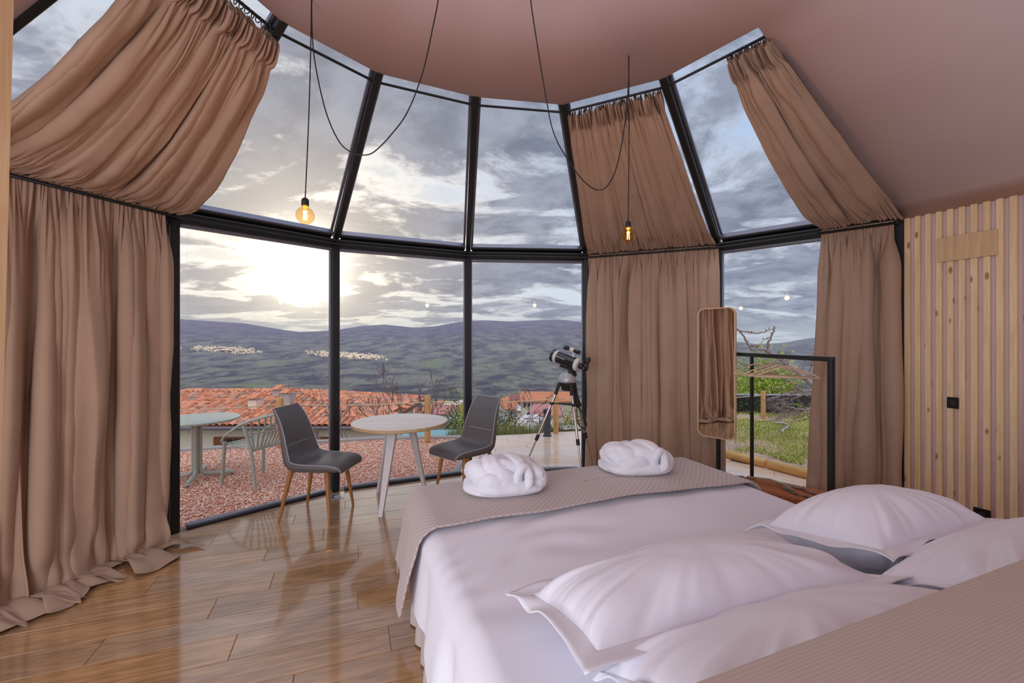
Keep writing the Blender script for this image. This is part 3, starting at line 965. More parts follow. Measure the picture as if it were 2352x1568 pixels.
# ------------------------------------------------------------------ pillows
def pillow(label, c, lx, ly, lz, rot, seed, tilt=0.0, flange=0.05, sag=0.0):
    """inflated pillow with a flat flange; local x along the length"""
    nu, nv = 90, 60
    root = thing('pillow', label, 'pillow', tuple(c), 0, 'white pillows at the head of the bed')
    Mr = Matrix.Rotation(rot, 3, 'Z') @ Matrix.Rotation(tilt, 3, 'X')
    u = np.linspace(-1, 1, nu)[None, :].repeat(nv, 0); v = np.linspace(-1, 1, nv)[:, None].repeat(nu, 1)
    sgu = np.sign(u) * np.abs(u) ** .8; sgv = np.sign(v) * np.abs(v) ** .8
    # outline pinched at the middle of the sides, corners pulled out
    X = sgu * lx / 2 * (1 - .05 * (1 - v ** 2)); Y = sgv * ly / 2 * (1 - .06 * (1 - u ** 2))
    core = np.clip(1 - np.abs(sgu) ** 2.6, 0, 1) ** .52 * np.clip(1 - np.abs(sgv) ** 2.4, 0, 1) ** .52
    wr = .38 * wob2(X * 2.0, Y * 2.0, seed, 4, 1.0, .55)
    edge_ = np.clip(np.abs(sgu) ** 3 + np.abs(sgv) ** 3, 0, 1)
    rad_w = wob(np.arctan2(v, u) * 2.6 / (2 * np.pi) * 3, seed + 3, 4)
    for sign, nm in ((1, 0), (-1, 1)):
        Z = sign * lz / 2 * core * (1 + .10 * wr) + sign * 0.014 * edge_ * rad_w * core ** .3 + .006 * wr
        Z = Z - sag * (X / (lx / 2)) ** 2 * .5
        G = np.stack([X, Y, Z], -1)
        G = G @ np.array(Mr).T
        if nm == 0: top = G
        else: bot = G
    mb = MB(); mb.grid(top); mb.grid(bot[:, ::-1])
    mb.build('cover', M['sheet'], root, True)
    if flange:
        # flat border all round, slightly wavy
        n = 240; ang = np.linspace(0, 1, n, endpoint=False)
        loop = []
        for a in ang:
            q = a * 4
            k = int(q); f = (q - k) * 2 - 1
            loop.append([(f, -1), (1, f), (-f, 1), (-1, -f)][k])
        loop = np.array(loop); uu, vv = loop[:, 0], loop[:, 1]
        su = np.sign(uu) * np.abs(uu) ** .8; sv = np.sign(vv) * np.abs(vv) ** .8
        X = su * lx / 2 * (1 - .05 * (1 - vv ** 2)); Y = sv * ly / 2 * (1 - .06 * (1 - uu ** 2))
        rows = []
        for f in np.linspace(-.15, 1, 6):
            sx = 1 + f * flange / (lx / 2); sy = 1 + f * flange / (ly / 2)
            Z = (-sag * su ** 2 * .5) + .009 * max(f, 0) * wob(ang * 6, seed + 8, 2) + .004 * max(f, 0) * np.sin(ang * 90)
            rows.append(np.stack([X * sx, Y * sy, Z], -1))
        G = np.array(rows) @ np.array(Mr).T
        fm = MB(); fm.grid(G, wrap_v=True)
        fo = fm.build('flange', M['sheet'], root, True)
        so = fo.modifiers.new('thickness', 'SOLIDIFY'); so.thickness = .004
    return root
PR = math.atan2(BU.y, BU.x)
pillow('front white flanged pillow on the window side of the bed', bedp(.60, 1.50, .825), .86, .38, .225, PR + R(-1), 101, R(-13), .055)
pillow('front white flanged pillow on the side of the wicker basket', bedp(1.46, 1.42, .845), .60, .38, .25, PR + R(2), 111, R(-11), .055)
pillow('rear white pillow against the headboard on the window side', bedp(.60, 1.82, .875), .82, .36, .17, PR + R(-1), 121, R(-24), .012)
pillow('rear white pillow against the headboard on the slatted wall side', bedp(1.46, 1.80, .905), .84, .36, .17, PR + R(2), 131, R(-24), .012)

# ------------------------------------------------------------------ folded bathrobes
def robe(label, c, rz, sx, sy, sz, seed):
    root = thing('bathrobe', label, 'bathrobe', tuple(c), rz, 'folded bathrobes on the runner')
    def se(x, e): return np.sign(x) * np.abs(x) ** e
    def lump(th, ph, ctr, dx, dy, dz, sd, k=1.0, lop=0.0):
        """soft rounded bundle resting on z = ctr z"""
        X = se(np.cos(ph), .55) * se(np.cos(th), .70) * dx / 2
        Y = se(np.cos(ph), .55) * se(np.sin(th), .70) * dy / 2
        Z = (se(np.sin(ph), .80) + 1) * dz / 2
        Z = Z * (1 + lop * X / dx - .10 * (2 * X / dx) ** 2 - .14 * (2 * Y / dy))
        n_ = wob2(X * 3.4, Y * 3.4 + Z * 2.5, sd, 3, 1.0, .5)
        f_ = wob2(X * 8.0 + Z * 4, Y * 5.0 - Z * 6, sd + 1, 3, 1.0, .55)
        cr = (1 - np.abs(wob2(X * 2.6 + Z * 1.6, Y * 2.8 - Z * 4.0, sd + 7, 2, 1.0, .4))) ** 6
        cr2 = (1 - np.abs(wob2(X * 6.0 - Z * 3, Y * 5.0 + Z * 7, sd + 9, 2, 1.0, .5))) ** 7
        q = 1 + k * (.050 * n_ + .020 * f_ - .085 * cr - .02 * cr2)
        top = smooth01((np.sin(ph) + .6) / .8)
        return np.stack([ctr[0] + X * q, ctr[1] + Y * q, np.maximum(ctr[2] + Z * (1 + k * .05 * n_ * top - .09 * cr * top - .012 * cr2 * top) + k * .003 * f_ * top, .0)], -1)
    nu, nv = 130, 70
    th = np.linspace(0, 2 * np.pi, nu, endpoint=False)[None, :].repeat(nv, 0)
    ph = np.linspace(-np.pi / 2, np.pi / 2, nv)[:, None].repeat(nu, 1)
    # under layer, folded edges showing along the front
    MB().grid(lump(th, ph, (-.03 * sx, -.01 * sy, 0), sx * .97, sy * 1.03, sz * .44, seed + 20, .7), wrap_v=True).build('under_layer', M['robe'], root, True)
    main = ((-.06 * sx, .02 * sy, sz * .22), sx * .86, sy * .90, sz * .80, seed, 1.0, -.10)
    MB().grid(lump(th, ph, *main), wrap_v=True).build('body', M['robe'], root, True)
    # sleeve side: a softer bundle on the right
    MB().grid(lump(th, ph, (.29 * sx, .04 * sy, .0), sx * .42, sy * .84, sz * .80, seed + 40, .9, -.3), wrap_v=True).build('sleeve', M['robe'], root, True)
    # front fold, drooping from the top over the near edge
    MB().grid(lump(th, ph, (-.15 * sx, -.24 * sy, .10 * sz), sx * .46, sy * .50, sz * .62, seed + 50, .7, .25), wrap_v=True).build('fold', M['robe'], root, True)
    def surf(t_, p_):
        return lump(np.array([[t_]]), np.array([[p_]]), *main)[0, 0]
    def ribbon(pts, w, th_, nm):
        pts = np.array(pts, float); m = 70; out = []
        for q in np.linspace(0, len(pts) - 1, m):
            i = int(min(q, len(pts) - 2)); f = q - i
            p0 = pts[max(i - 1, 0)]; p1 = pts[i]; p2 = pts[i + 1]; p3 = pts[min(i + 2, len(pts) - 1)]
            out.append(Vector(.5 * (2 * p1 + (p2 - p0) * f + (2 * p0 - 5 * p1 + 4 * p2 - p3) * f * f + (3 * p1 - p0 - 3 * p2 + p3) * f ** 3)))
        r = [w * (0.75 + .25 * math.sin(math.pi * i / (m - 1))) for i in range(m)]
        mb = MB(); mb.tube(out, r, 12, True, th_ / w, up=(1, .1, 0)); return mb.build(nm, M['robe'], root, True)
    P0 = [surf(R(75), R(25)), surf(R(70), R(60)), surf(R(30), R(84)), surf(R(-60), R(70)), surf(R(-66), R(40)), surf(R(-62), R(8))]
    P0 = [p + np.array([0, 0, .004]) for p in P0]
    ribbon(P0[:-1] + [surf(R(-63), R(22))], .034, .010, 'collar')
    q0 = surf(R(-63), R(20)); lc = Vector((q0[0] - .004, q0[1] - .018, max(.058, q0[2] - .045)))
    lpts = [lc + Vector((.030 * math.cos(a), .010 * math.sin(a * 2) , .050 * math.sin(a))) for a in np.linspace(0, 2 * math.pi, 25)[:-1]]
    mb = MB(); mb.tube(lpts, .020, 12, closed=True, flat=1.25, up=(0, 1, 0)); mb.build('collar_loop', M['robe'], root, True)
    e = MB(); m_ = 16
    ctr_ = surf(R(150), R(62)); rows = []
    for f_ in (1.0, .55, .05):
        rows.append([surf(R(150 + 13 * f_ * math.cos(2 * math.pi * i / m_)), R(62 + 5 * f_ * math.sin(2 * math.pi * i / m_))) * np.array([1, 1, 1]) + np.array([0, 0, .0022]) for i in range(m_)])
    e.grid(np.array(rows), wrap_v=True); e.build('embroidered_crest', M['embroidery'], root, True)
    return root
zr = BZ + .037
ra = ground(1160, 1128, zr); rb_ = ground(1463, 1082, zr)
robe('white folded bathrobe on the runner at the window corner, its collar looped at the front', (ra.x, ra.y + .03, zr), PR - R(8), .44, .33, .185, 201)
robe('white folded bathrobe on the runner in front of the full-length curtain', (rb_.x, rb_.y + .02, zr), PR - R(12), .44, .33, .17, 211)

# ================================================================== CHAIRS
def dining_chair(label, loc, rz, group='charcoal chairs at the round table'):
    root = thing('dining_chair', label, 'chair', loc, rz, group)
    prof = np.array([(.31, .412), (.318, .440), (.29, .462), (.22, .472), (.10, .466), (-.02, .452), (-.11, .448), (-.165, .470), (-.195, .530), (-.213, .62), (-.228, .72), (-.250, .82), (-.285, .905), (-.300, .932)])
    hw = np.array([.195, .205, .215, .225, .232, .235, .235, .232, .226, .218, .207, .195, .182, .172])
    curl = np.array([.0, .0, .002, .008, .018, .035, .055, .070, .075, .068, .055, .038, .022, .015])
    # resample
    m = 64
    seg = np.concatenate([[0], np.cumsum(np.linalg.norm(np.diff(prof, axis=0), axis=1))]); tt = np.linspace(0, seg[-1], m)
    def cub(y):
        o = np.interp(tt, seg, y)
        for _ in range(3): o[1:-1] = .25 * o[:-2] + .5 * o[1:-1] + .25 * o[2:]
        return o
    px, pz, w, cu = cub(prof[:, 0]), cub(prof[:, 1]), cub(hw), cub(curl)
    tx, tz = np.gradient(px), np.gradient(pz); l = np.hypot(tx, tz); tx /= l; tz /= l
    nx, nz = tz, -tx             # towards the sitter
    nx, nz = np.where(True, tz, 0), np.where(True, -tx, 0)
    n = 25; s = np.linspace(-1, 1, n)
    def sheet_(off, curlk=1.0, wk=1.0, pad=0.0):
        G = np.zeros((m, n, 3))
        for j in range(n):
            e = cu * (abs(s[j]) ** 2.4) * curlk + off + pad * (1 - s[j] ** 4)
            G[:, j, 0] = px + nx * e; G[:, j, 2] = pz + nz * e; G[:, j, 1] = s[j] * w * wk
        return G
    padv = np.interp(np.linspace(0, 1, m), [0, .1, .3, .45, .6, .9, 1], [0, .016, .020, .006, .012, .012, 0.0])
    inner = sheet_(0.0, 1, 1, padv)
    thick = np.interp(np.linspace(0, 1, m), [0, .06, .2, .45, .6, .85, 1], [.012, .040, .055, .060, .045, .030, .014])
    outer = sheet_(-thick, 0.85, 0.97)
    mb = MB(); mb.grid(inner); mb.grid(outer[:, ::-1])
    # rim between the two skins
    rim_i = [inner[i, 0] for i in range(m)] + [inner[m - 1, j] for j in range(1, n)] + [inner[i, n - 1] for i in range(m - 2, -1, -1)] + [inner[0, j] for j in range(n - 2, 0, -1)]
    rim_o = [outer[i, 0] for i in range(m)] + [outer[m - 1, j] for j in range(1, n)] + [outer[i, n - 1] for i in range(m - 2, -1, -1)] + [outer[0, j] for j in range(n - 2, 0, -1)]
    ri, ro = np.array(rim_i), np.array(rim_o)
    ctr = np.array([0, 0, .6])
    mid = (ri + ro) / 2; outw = np.zeros_like(mid); outw[:, 1] = np.sign(ri[:, 1]) * (np.abs(ri[:, 1]) > .12)
    mid = mid + outw * .008
    mb.grid(np.array([ri, ri * .25 + mid * .75, mid, ro * .3 + mid * .7, ro]), wrap_v=True)
    mb.build('shell', M['leather'], root, True, angle=60)
    # pale piping round the edge
    pi = MB(); pi.tube([tuple(p) for p in ri], .0038, 6, closed=True); pi.build('piping', M['piping'], root, True)
    # seam across the back
    i = int(m * .66)
    sm_ = MB(); sm_.tube([inner[i, j] + np.array([nx[i], 0, nz[i]]) * .001 for j in range(3, n - 3)], .0030, 6); sm_.build('seam', M['piping'], root, True)
    mb = MB(); mb.box((.03, 0, .408), (.40, .30, .018), None, .004); mb.build('underframe', M['matt_black'], root)
    for sx_ in (1, -1):
        for sy_ in (1, -1):
            top = Vector((.175 if sx_ > 0 else -.135, .165 * sy_, .425)); bot = Vector((.225 if sx_ > 0 else -.215, .215 * sy_, .0))
            mb = MB(); mb.tube([bot, bot.lerp(top, .35), top], [.0105, .015, .021], 12); mb.build('leg', M['leg_wood'], root, True, angle=40)
    return root
dining_chair('charcoal leather chair with its back to the left post of the window', (-1.70, 3.80, 0), R(-5))
dining_chair('charcoal leather chair turned towards the bed, beside the telescope', (-.44, 4.30, 0), R(226))

# ------------------------------------------------------------------ round table
tb = thing('round_table', 'round pale wood table on splayed white legs between the charcoal chairs', 'table', (-1.05, 4.09, 0))
MB().lathe([(.40, .722), (.435, .722), (.440, .726), (.440, .748), (.437, .752)], n=64).build('edge_band', M['table_edge'], tb, True, angle=40)
MB().lathe([(.4365, .7515), (.4365, .7535), (.430, .7545), (.0005, .7545)], n=64).build('tabletop', M['table_top'], tb, True, angle=30)
for aa, rr in ((258, .365), (62, .36), (140, .36)):
    d = Vector((math.cos(R(aa)), math.sin(R(aa)), 0)); sd = Vector((-d.y, d.x, 0))
    mb = MB(); top = d * .14 + Vector((0, 0, .722)); bot = d * rr
    for (c_, w_, h_) in ((top, .080, .030),):
        pass
    secs = [(bot, .036, .024), (top, .085, .030)]
    v_ = []
    for c_, w_, h_ in secs:
        for a_, b_ in ((-1, -1), (1, -1), (1, 1), (-1, 1)): v_.append(c_ + sd * w_ / 2 * a_ + d * h_ / 2 * b_)
    MB().add(v_, [(3, 2, 1, 0), (4, 5, 6, 7), (0, 1, 5, 4), (1, 2, 6, 5), (2, 3, 7, 6), (3, 0, 4, 7)]).build('leg', M['white_paint'], tb)
mb = MB(); mb.lathe([(.20, .700), (.20, .721)], n=24); mb.build('apron', M['white_paint'], tb, True, angle=40)

# ------------------------------------------------------------------ floor socket
fs = ground(776, 1141)
so_ = thing('floor_socket', 'square steel floor socket set in the tiles behind the charcoal chair', 'socket', (fs.x, fs.y, 0), R(20))
MB().box((0, 0, .003), (.115, .115, .006), None, .002).build('plate', M['chrome'], so_)
MB().lathe([(.036, .006), (.036, .010), (.030, .011), (.0005, .011)], n=24).build('lid', M['silver'], so_, True, angle=40)

# ================================================================== TELESCOPE
tl = Vector((.575, 4.52, 0))
ts = thing('telescope', 'black and white telescope on a steel tripod beside the full-length curtain', 'telescope', tuple(tl))
ax = Vector((-.75, .58, .28)).normalized()          # where the tube looks
tc_ = Vector((.0, 0, 1.255))
back = tc_ - ax * .135
def lat(nm, prof, m_, c=back, a=ax, n=32):
    return MB().lathe(prof, c, n, a).build(nm, m_, ts, True, angle=35)
lat('tube', [(.062, .01), (.062, .27)], M['gloss_black'])
lat('front_ring', [(.066, .250), (.067, .254), (.067, .282), (.065, .286)], M['white_plastic'])
lat('dust_cap', [(.067, .286), (.069, .289), (.069, .316), (.064, .322), (.0005, .324)], M['gloss_black'])
lat('rear_cell', [(.0005, -.014), (.058, -.012), (.067, -.004), (.067, .026), (.063, .032)], M['white_plastic'])
lat('visual_back', [(.028, -.055), (.030, -.05), (.030, -.012), (.024, -.010)], M['gloss_black'])
upv = (Vector((0, 0, 1)) - ax * ax.z).normalized(); sdv = ax.cross(upv)
dg = back - ax * .085
MB().box(dg, (.05, .042, .055), Matrix((ax, sdv, upv)).transposed(), .008).build('diagonal', M['gloss_black'], ts)
ep = dg - ax * .005
MB().lathe([(.017, 0.02), (.017, .055), (.024, .06), (.024, .095), (.020, .105), (.0005, .105)], ep, 18, upv).build('eyepiece', M['matt_black'], ts, True, angle=35)
MB().lathe([(.008, -.005), (.008, .02), (.0005, .02)], dg + sdv * -.03, 10, -sdv).build('set_screw', M['chrome'], ts, True, angle=35)
fb = tc_ + upv * .122 - ax * .03
MB().tube([tc_ + upv * .058 - ax * .06, tc_ + upv * .10 - ax * .045, fb - upv * .005], [.016, .011, .013], 10).build('finder_bracket', M['white_plastic'], ts, True, angle=40)
MB().lathe([(.0005, -.085), (.019, -.085), (.021, -.078), (.021, -.045), (.017, -.04), (.017, .05), (.022, .058), (.022, .10), (.018, .102), (.0005, .09)], fb, 16, ax).build('finder_scope', M['gloss_black'], ts, True, angle=35)
MB().lathe([(.024, -.018), (.026, -.012), (.026, .022), (.024, .028)], fb, 16, ax).build('finder_ring', M['white_plastic'], ts, True, angle=35)
ts.scale = (1, 1, 1.035)
# fork arm and mount
hub = Vector((.0, 0, 0))
MB().box(Vector((.045, -.0, 1.175)), (.05, .10, .17), Matrix.Rotation(math.atan2(ax.y, ax.x), 3, 'Z') @ Matrix.Rotation(R(12), 3, 'Y'), .012).build('mount_arm', M['matt_black'], ts)
MB().box(tc_ - upv * .070, (.13, .045, .022), Matrix((ax, sdv, upv)).transposed(), .004).build('dovetail', M['matt_black'], ts)
MB().lathe([(.082, 1.040), (.086, 1.048), (.084, 1.075), (.072, 1.118), (.058, 1.134), (.0005, 1.138)], hub, 32).build('mount_base', M['silver'], ts, True, angle=35)
MB().lathe([(.045, .955), (.060, .965), (.066, 1.0), (.078, 1.015), (.080, 1.040)], hub, 24).build('tripod_head', M['matt_black'], ts, True, angle=35)
feet = [Vector((-.53, -.02, 0)), Vector((.12, -.37, 0)), Vector((.33, .17, 0))]
for f in feet:
    d = Vector((f.x, f.y, 0)).normalized(); top = d * .082 + Vector((0, 0, 1.015)); bot = f
    leg = MB().tube([top.lerp(bot, .06), top.lerp(bot, .50)], .0135, 12).build('leg', M['chrome'], ts, True, angle=40)
    MB().beam(top + Vector((0, 0, .02)), top.lerp(bot, .095), .036, .034, bev=.006).build('hip', M['matt_black'], leg)
    MB().tube([top.lerp(bot, .49), top.lerp(bot, .545)], .018, 10).build('clamp', M['matt_black'], leg, True, angle=40)
    MB().tube([top.lerp(bot, .53), top.lerp(bot, .985)], .0095, 10).build('lower_tube', M['chrome'], leg, True, angle=40)
    MB().tube([top.lerp(bot, .972), bot + Vector((0, 0, .004))], [.0125, .009], 8).build('rubber_foot', M['matt_black'], leg, True, angle=40)
tr_ = [Vector((0, 0, 1.015)).lerp(f, .40) for f in feet]
ctr = sum(tr_, Vector()) / 3
tz_ = .83
tp = []
for f in feet:
    d = Vector((f.x, f.y, 0)).normalized(); top = d * .082 + Vector((0, 0, 1.015)); q = top.lerp(f, (1.015 - tz_) / 1.015); tp.append(q)
MB().prism([(p.x * .55, p.y * .55) for p in tp], tz_ - .012, tz_).build('accessory_tray', M['matt_black'], ts)
for p in tp:
    MB().beam(Vector((p.x * .1, p.y * .1, tz_ - .004)), p, .022, .012).build('spreader', M['matt_black'], ts)
    MB().tube([p + Vector((0, 0, -.014)), p + Vector((0, 0, .014))], .019, 10).build('collar', M['matt_black'], ts, True, angle=40)
hc = tp[2] * .86 + Vector((-.01, -.04, .06)); hc.z = tz_ + .04
MB().box(hc, (.062, .035, .165), Matrix.Rotation(R(-20), 3, 'Y'), .008).build('hand_controller', M['matt_black'], ts)
cab = [Vector((.05, -.02, 1.04)), Vector((.10, -.06, .92)), Vector((.09, -.08, .84)), Vector((.085, -.09, .70)), Vector((.11, -.09, .62)), Vector((.17, -.06, .58)), Vector((.20, -.01, .62)), Vector((.17, .0, .72)), hc + Vector((.02, 0, -.08))]
MB().tube(cab, .006, 6).build('cable', M['matt_black'], ts, True)
txt = bpy.data.curves.new('lettering', 'FONT'); txt.body = 'Sky-Watcher'; txt.size = .020; txt.align_x = 'CENTER'; txt.align_y = 'CENTER'; txt.extrude = .0006
M['white_print'] = plain('white_print', (.8, .8, .8), .5)
txt.materials.append(M['white_print'])
# bend the word onto the tube: convert to mesh and wrap
to = bpy.data.objects.new('lettering', txt); COL.objects.link(to)
bpy.context.view_layer.update()
me = bpy.data.meshes.new_from_object(to.evaluated_get(bpy.context.evaluated_depsgraph_get()))
bpy.data.objects.remove(to)
view = Vector((-tl.x, -tl.y, 0)); 
nrm0 = (view.normalized() - ax * ax.dot(view.normalized())).normalized()
side0 = nrm0.cross(ax)
rt = -ax if True else ax
for v in me.vertices:
    x, y, z = v.co
    a = y / .0625
    dirn = nrm0 * math.cos(a + .1) + upv * math.sin(a + .1) * 1.0
    dirn = (dirn - ax * dirn.dot(ax)).normalized()
    p = tc_ + ax * .055 + rt * x + dirn * (.0624 + z)
    v.co = p
le = bpy.data.objects.new('lettering', me); COL.objects.link(le); le.parent = ts

# ================================================================== MIRROR
mc = at(1647, 856, 4.00)
mn = Vector((-.756, -.654, 0)); mx_ = Vector((.654, -.756, 0))
mi = thing('mirror', 'tall round-cornered mirror in a thin pale wood frame on the post', 'mirror', tuple(mc))
def rrect(w, h, r, n=8):
    out = []
    for cx_, cz_, a0 in ((w / 2 - r, h / 2 - r, 0), (-w / 2 + r, h / 2 - r, 90), (-w / 2 + r, -h / 2 + r, 180), (w / 2 - r, -h / 2 + r, 270)):
        for i in range(n + 1):
            a = R(a0 + 90 * i / n); out.append((cx_ + r * math.cos(a), cz_ + r * math.sin(a)))
    return out
def mp(p, d): return mx_ * p[0] + Vector((0, 0, p[1])) + mn * d
MWd, MHt = .345, 1.195
o_ = rrect(MWd, MHt, .065); i_ = rrect(MWd - .020, MHt - .020, .057)
mb = MB(); n = len(o_)
mb.add([mp(p, 0) for p in o_] + [mp(p, .028) for p in o_] + [mp(p, .028) for p in i_] + [mp(p, .012) for p in i_],
       [tuple(range(n - 1, -1, -1))] + [(a * n + k, a * n + (k + 1) % n, (a + 1) * n + (k + 1) % n, (a + 1) * n + k) for a in range(3) for k in range(n)])
mb.build('frame', M['pine_board'], mi)
mb = MB(); mb.add([mp(p, .014) for p in i_] + [mp(p, .019) for p in i_], [tuple(range(n - 1, -1, -1)), tuple(range(n, 2 * n))] + [(k, (k + 1) % n, n + (k + 1) % n, n + k) for k in range(n)])
mb.build('glass', M['mirror'], mi)
pp = at(1650, 814, 4.25)
for dz in (.0, -.42):
    a_ = Vector((pp.x, pp.y, mc.z + dz)) - mc + mn * .02; b_ = mn * .004 + Vector((0, 0, dz)) + mx_ * .02
    MB().beam(a_, b_, .03, .02).build('bracket', M['matt_black'], mi)

# ================================================================== CLOTHES RAIL
e1 = at(1909, 820, 2.75); e0 = at(1727, 816, 3.66); e_far = at(1650, 814, 4.25)
cr = thing('clothes_rail', 'black metal clothes rail standing before the side window with hangers on it', 'clothes rail', (e1.x, e1.y, 0))
def cl(p): return Vector(p) - cr.location
zt = 1.387
dv = Vector((e0.x - e1.x, e0.y - e1.y, 0)).normalized(); dn = Vector((-dv.y, dv.x, 0))
a1 = Vector((e1.x, e1.y, zt)); a0 = Vector((e_far.x, e_far.y, zt)); am_ = Vector((e0.x, e0.y, zt))
MB().beam(cl(a1 - dv * .02), cl(a0), .028, .030, bev=.002).build('top_bar', M['black_metal'], cr)
MB().beam(cl(Vector((e1.x, e1.y, .01))), cl(a1), .036, .028, up=(1, 0, 0), bev=.002).build('post', M['black_metal'], cr)
MB().beam(cl(Vector((e0.x, e0.y, .01))), cl(am_), .024, .022, up=(1, 0, 0), bev=.002).build('post', M['black_metal'], cr)
MB().beam(cl(Vector((e_far.x, e_far.y, .01))), cl(a0), .034, .030, up=(1, 0, 0), bev=.002).build('post', M['black_metal'], cr)
for q in (-.22, .0):
    MB().beam(cl(Vector((e1.x, e1.y, .16)) + dn * q), cl(Vector((e_far.x, e_far.y, .16)) + dn * q), .025, .025).build('lower_bar', M['black_metal'], cr)
for p in (e1, e_far):
    MB().beam(cl(Vector((p.x, p.y, .015)) + dn * .0), cl(Vector((p.x, p.y, .015)) - dn * .26), .025, .025).build('foot', M['black_metal'], cr)
    MB().beam(cl(Vector((p.x, p.y, .0)) - dn * .22), cl(Vector((p.x, p.y, .17)) - dn * .22), .025, .025, up=(1, 0, 0)).build('strut', M['black_metal'], cr)
MB().box(cl((Vector((e1.x, e1.y, .182)) + Vector((e_far.x, e_far.y, .182))) / 2 - dn * .11), ((a1 - a0).length, .25, .018), Matrix((dv, dn, Vector((0, 0, 1)))).transposed()).build('shelf', M['matt_black'], cr)
# hangers
HL = [('wooden hanger on the clothes rail, nearest the mirror', 1737, 1.9), ('wooden hanger on the clothes rail, second from the mirror', 1770, 1.62), ('wooden hanger on the clothes rail, third from the mirror', 1790, 1.45), ('wooden hanger on the clothes rail, fourth and furthest from the mirror', 1807, 1.35)]
M['hook'] = plain('hook_wire', (.50, .42, .40), .4, .4)
for lb, u, rot in HL:
    m_ = (u - 1176) / F
    s = (m_ * a1.y - a1.x) / ((a0.x - a1.x) - m_ * (a0.y - a1.y))
    p = a1.lerp(a0, s)
    h = thing('hanger', lb, 'hanger', (p.x, p.y, zt + .017), rot - 1.75, 'hangers on the clothes rail')
    hk = [Vector((0, .020 * math.cos(a), .002 + .020 * math.sin(a) - .002)) for a in np.linspace(-.5, 3.6, 12)]
    hk = [Vector((0, q.y, q.z)) for q in hk]
    hk = list(reversed(hk)) + [Vector((0, .020, -.03)), Vector((0, .004, -.055)), Vector((0, 0, -.085))]
    MB().tube(hk, .0024, 6).build('hook', M['hook'], h, True)
    sh = [Vector((x, 0, -.085 - .075 * abs(x / .205) ** 1.15 - (.012 if abs(x) > .19 else 0))) for x in np.linspace(-.205, .205, 15)]
    MB().tube(sh, .0055, 8, flat=.9).build('shoulder', M['hanger_wood'], h, True)
    MB().tube([Vector((-.200, 0, -.168)), Vector((.200, 0, -.168))], .0065, 8).build('trouser_bar', M['hanger_wood'], h, True)

# ================================================================== WICKER BASKET
b0 = ground(1700, 1097, .47); b1 = ground(1878, 1134, .47)
bc = (b0 + b1) / 2
bdir = Vector((b1.x - b0.x, b1.y - b0.y, 0)); Lb = bdir.length; bang = math.atan2(bdir.y, bdir.x)
bk = thing('picnic_basket', 'wicker picnic basket with leather straps between the bed and the side window', 'basket', (bc.x - .02, bc.y - .06, .195), bang)
LX, LY, LZ = Lb * .98, .27, .24
def wick(nm, z0, z1, ex, rows, dome=0.0):
    """woven sides: rows of strands passing in and out of the stakes"""
    pts = rrect(LX + ex, LY + ex, .05, 5); dens = []
    for i in range(len(pts)):
        a, b = Vector(pts[i]), Vector(pts[(i + 1) % len(pts)]); k = max(1, int((b - a).length / .012))
        for q in range(k): dens.append(a.lerp(b, q / k))
    mb = MB()
    for r_ in range(rows):
        z = z0 + (z1 - z0) * (r_ + .5) / rows
        path = []
        for i, p in enumerate(dens):
            nn = Vector((p.x / LX, p.y / LY)); nn.normalize()
            o = .0035 * math.sin(i * math.pi / 2 + r_ * math.pi)
            path.append(Vector((p.x + nn.x * o, p.y + nn.y * o, z)))
        mb.tube(path, (z1 - z0) / rows * .56, 5, closed=True, up=(0, 0, 1))
    return mb
wick('body', 0, LZ, 0, 20).build('body', M['wicker'], bk, True)
lid = wick('lid_rim', LZ + .002, LZ + .035, .014, 3)
nx_ = 46
for j in range(22):
    y = -LY / 2 + .004 + (LY - .008) * j / 21
    path = []
    for i in range(nx_ * 2):
        x = -LX / 2 + .0 + LX * i / (nx_ * 2 - 1)
        e = 1.0
        path.append(Vector((x, y, LZ + .036 + .0028 * math.sin(i * math.pi / 2 + j * math.pi) + .012 * (1 - (2 * x / LX) ** 2) * (1 - (2 * y / LY) ** 2))))
    lid.tube(path, .0068, 5)
lid.build('lid', M['wicker'], bk, True)
MB().box((0, 0, .006), (LX - .02, LY - .02, .012)).build('bottom', M['wicker'], bk)
# handle, straps, tabs
def strap(pts, w, t, nm, m_):
    pts = [Vector(p) for p in pts]
    mb = MB(); mb.tube(pts, w / 2, 8, True, t / w * 1.6, up=None)
    return mb
def band(pts, w, nm, m_, side):
    mb = MB(); sd = Vector(side)
    for i in range(len(pts) - 1):
        mb.beam(pts[i], pts[i + 1], w, .004, up=Vector(pts[i + 1]).__sub__(Vector(pts[i])).cross(sd), ext=.001)
    return mb.build(nm, m_, bk)
zt2 = LZ + .050
band([Vector((-.22, -.01, zt2)), Vector((-.15, -.03, zt2 + .035)), Vector((-.05, -.035, zt2 + .045)), Vector((.05, -.045, zt2 + .03)), Vector((.10, -.06, zt2 + .012))], .028, 'handle', M['canvas'], (0.25, 1, 0))
band([Vector((-.02, .04, zt2 + .006)), Vector((.13, .01, zt2 + .012)), Vector((.17, .0, zt2 + .004))], .028, 'strap', M['brown_leather'], (0, 1, 0))
band([Vector((.04, -.05, zt2 + .01)), Vector((.12, -.10, zt2 + .004)), Vector((.15, -.137, LZ + .03)), Vector((.155, -.146, LZ - .06))], .032, 'strap', M['brown_leather'], (1, .5, 0))
for x, y in ((.19, -.01), (.185, -.105), (-.17, -.10), (-.20, .05)):
    tabb = MB().box((x, y, zt2 + .002), (.060, .032, .006), None, .003).build('leather_tab', M['brown_leather'], bk)
    for q in (-.018, .018):
        MB().lathe([(.005, 0), (.005, .002), (.003, .004), (.0005, .0045)], (x + q, y, zt2 + .0045), 8).build('rivet', M['brass'], tabb, True)
MB().box((.17, -.142, LZ - .015), (.075, .012, .055), None, .004).build('clasp', M['brown_leather'], bk)
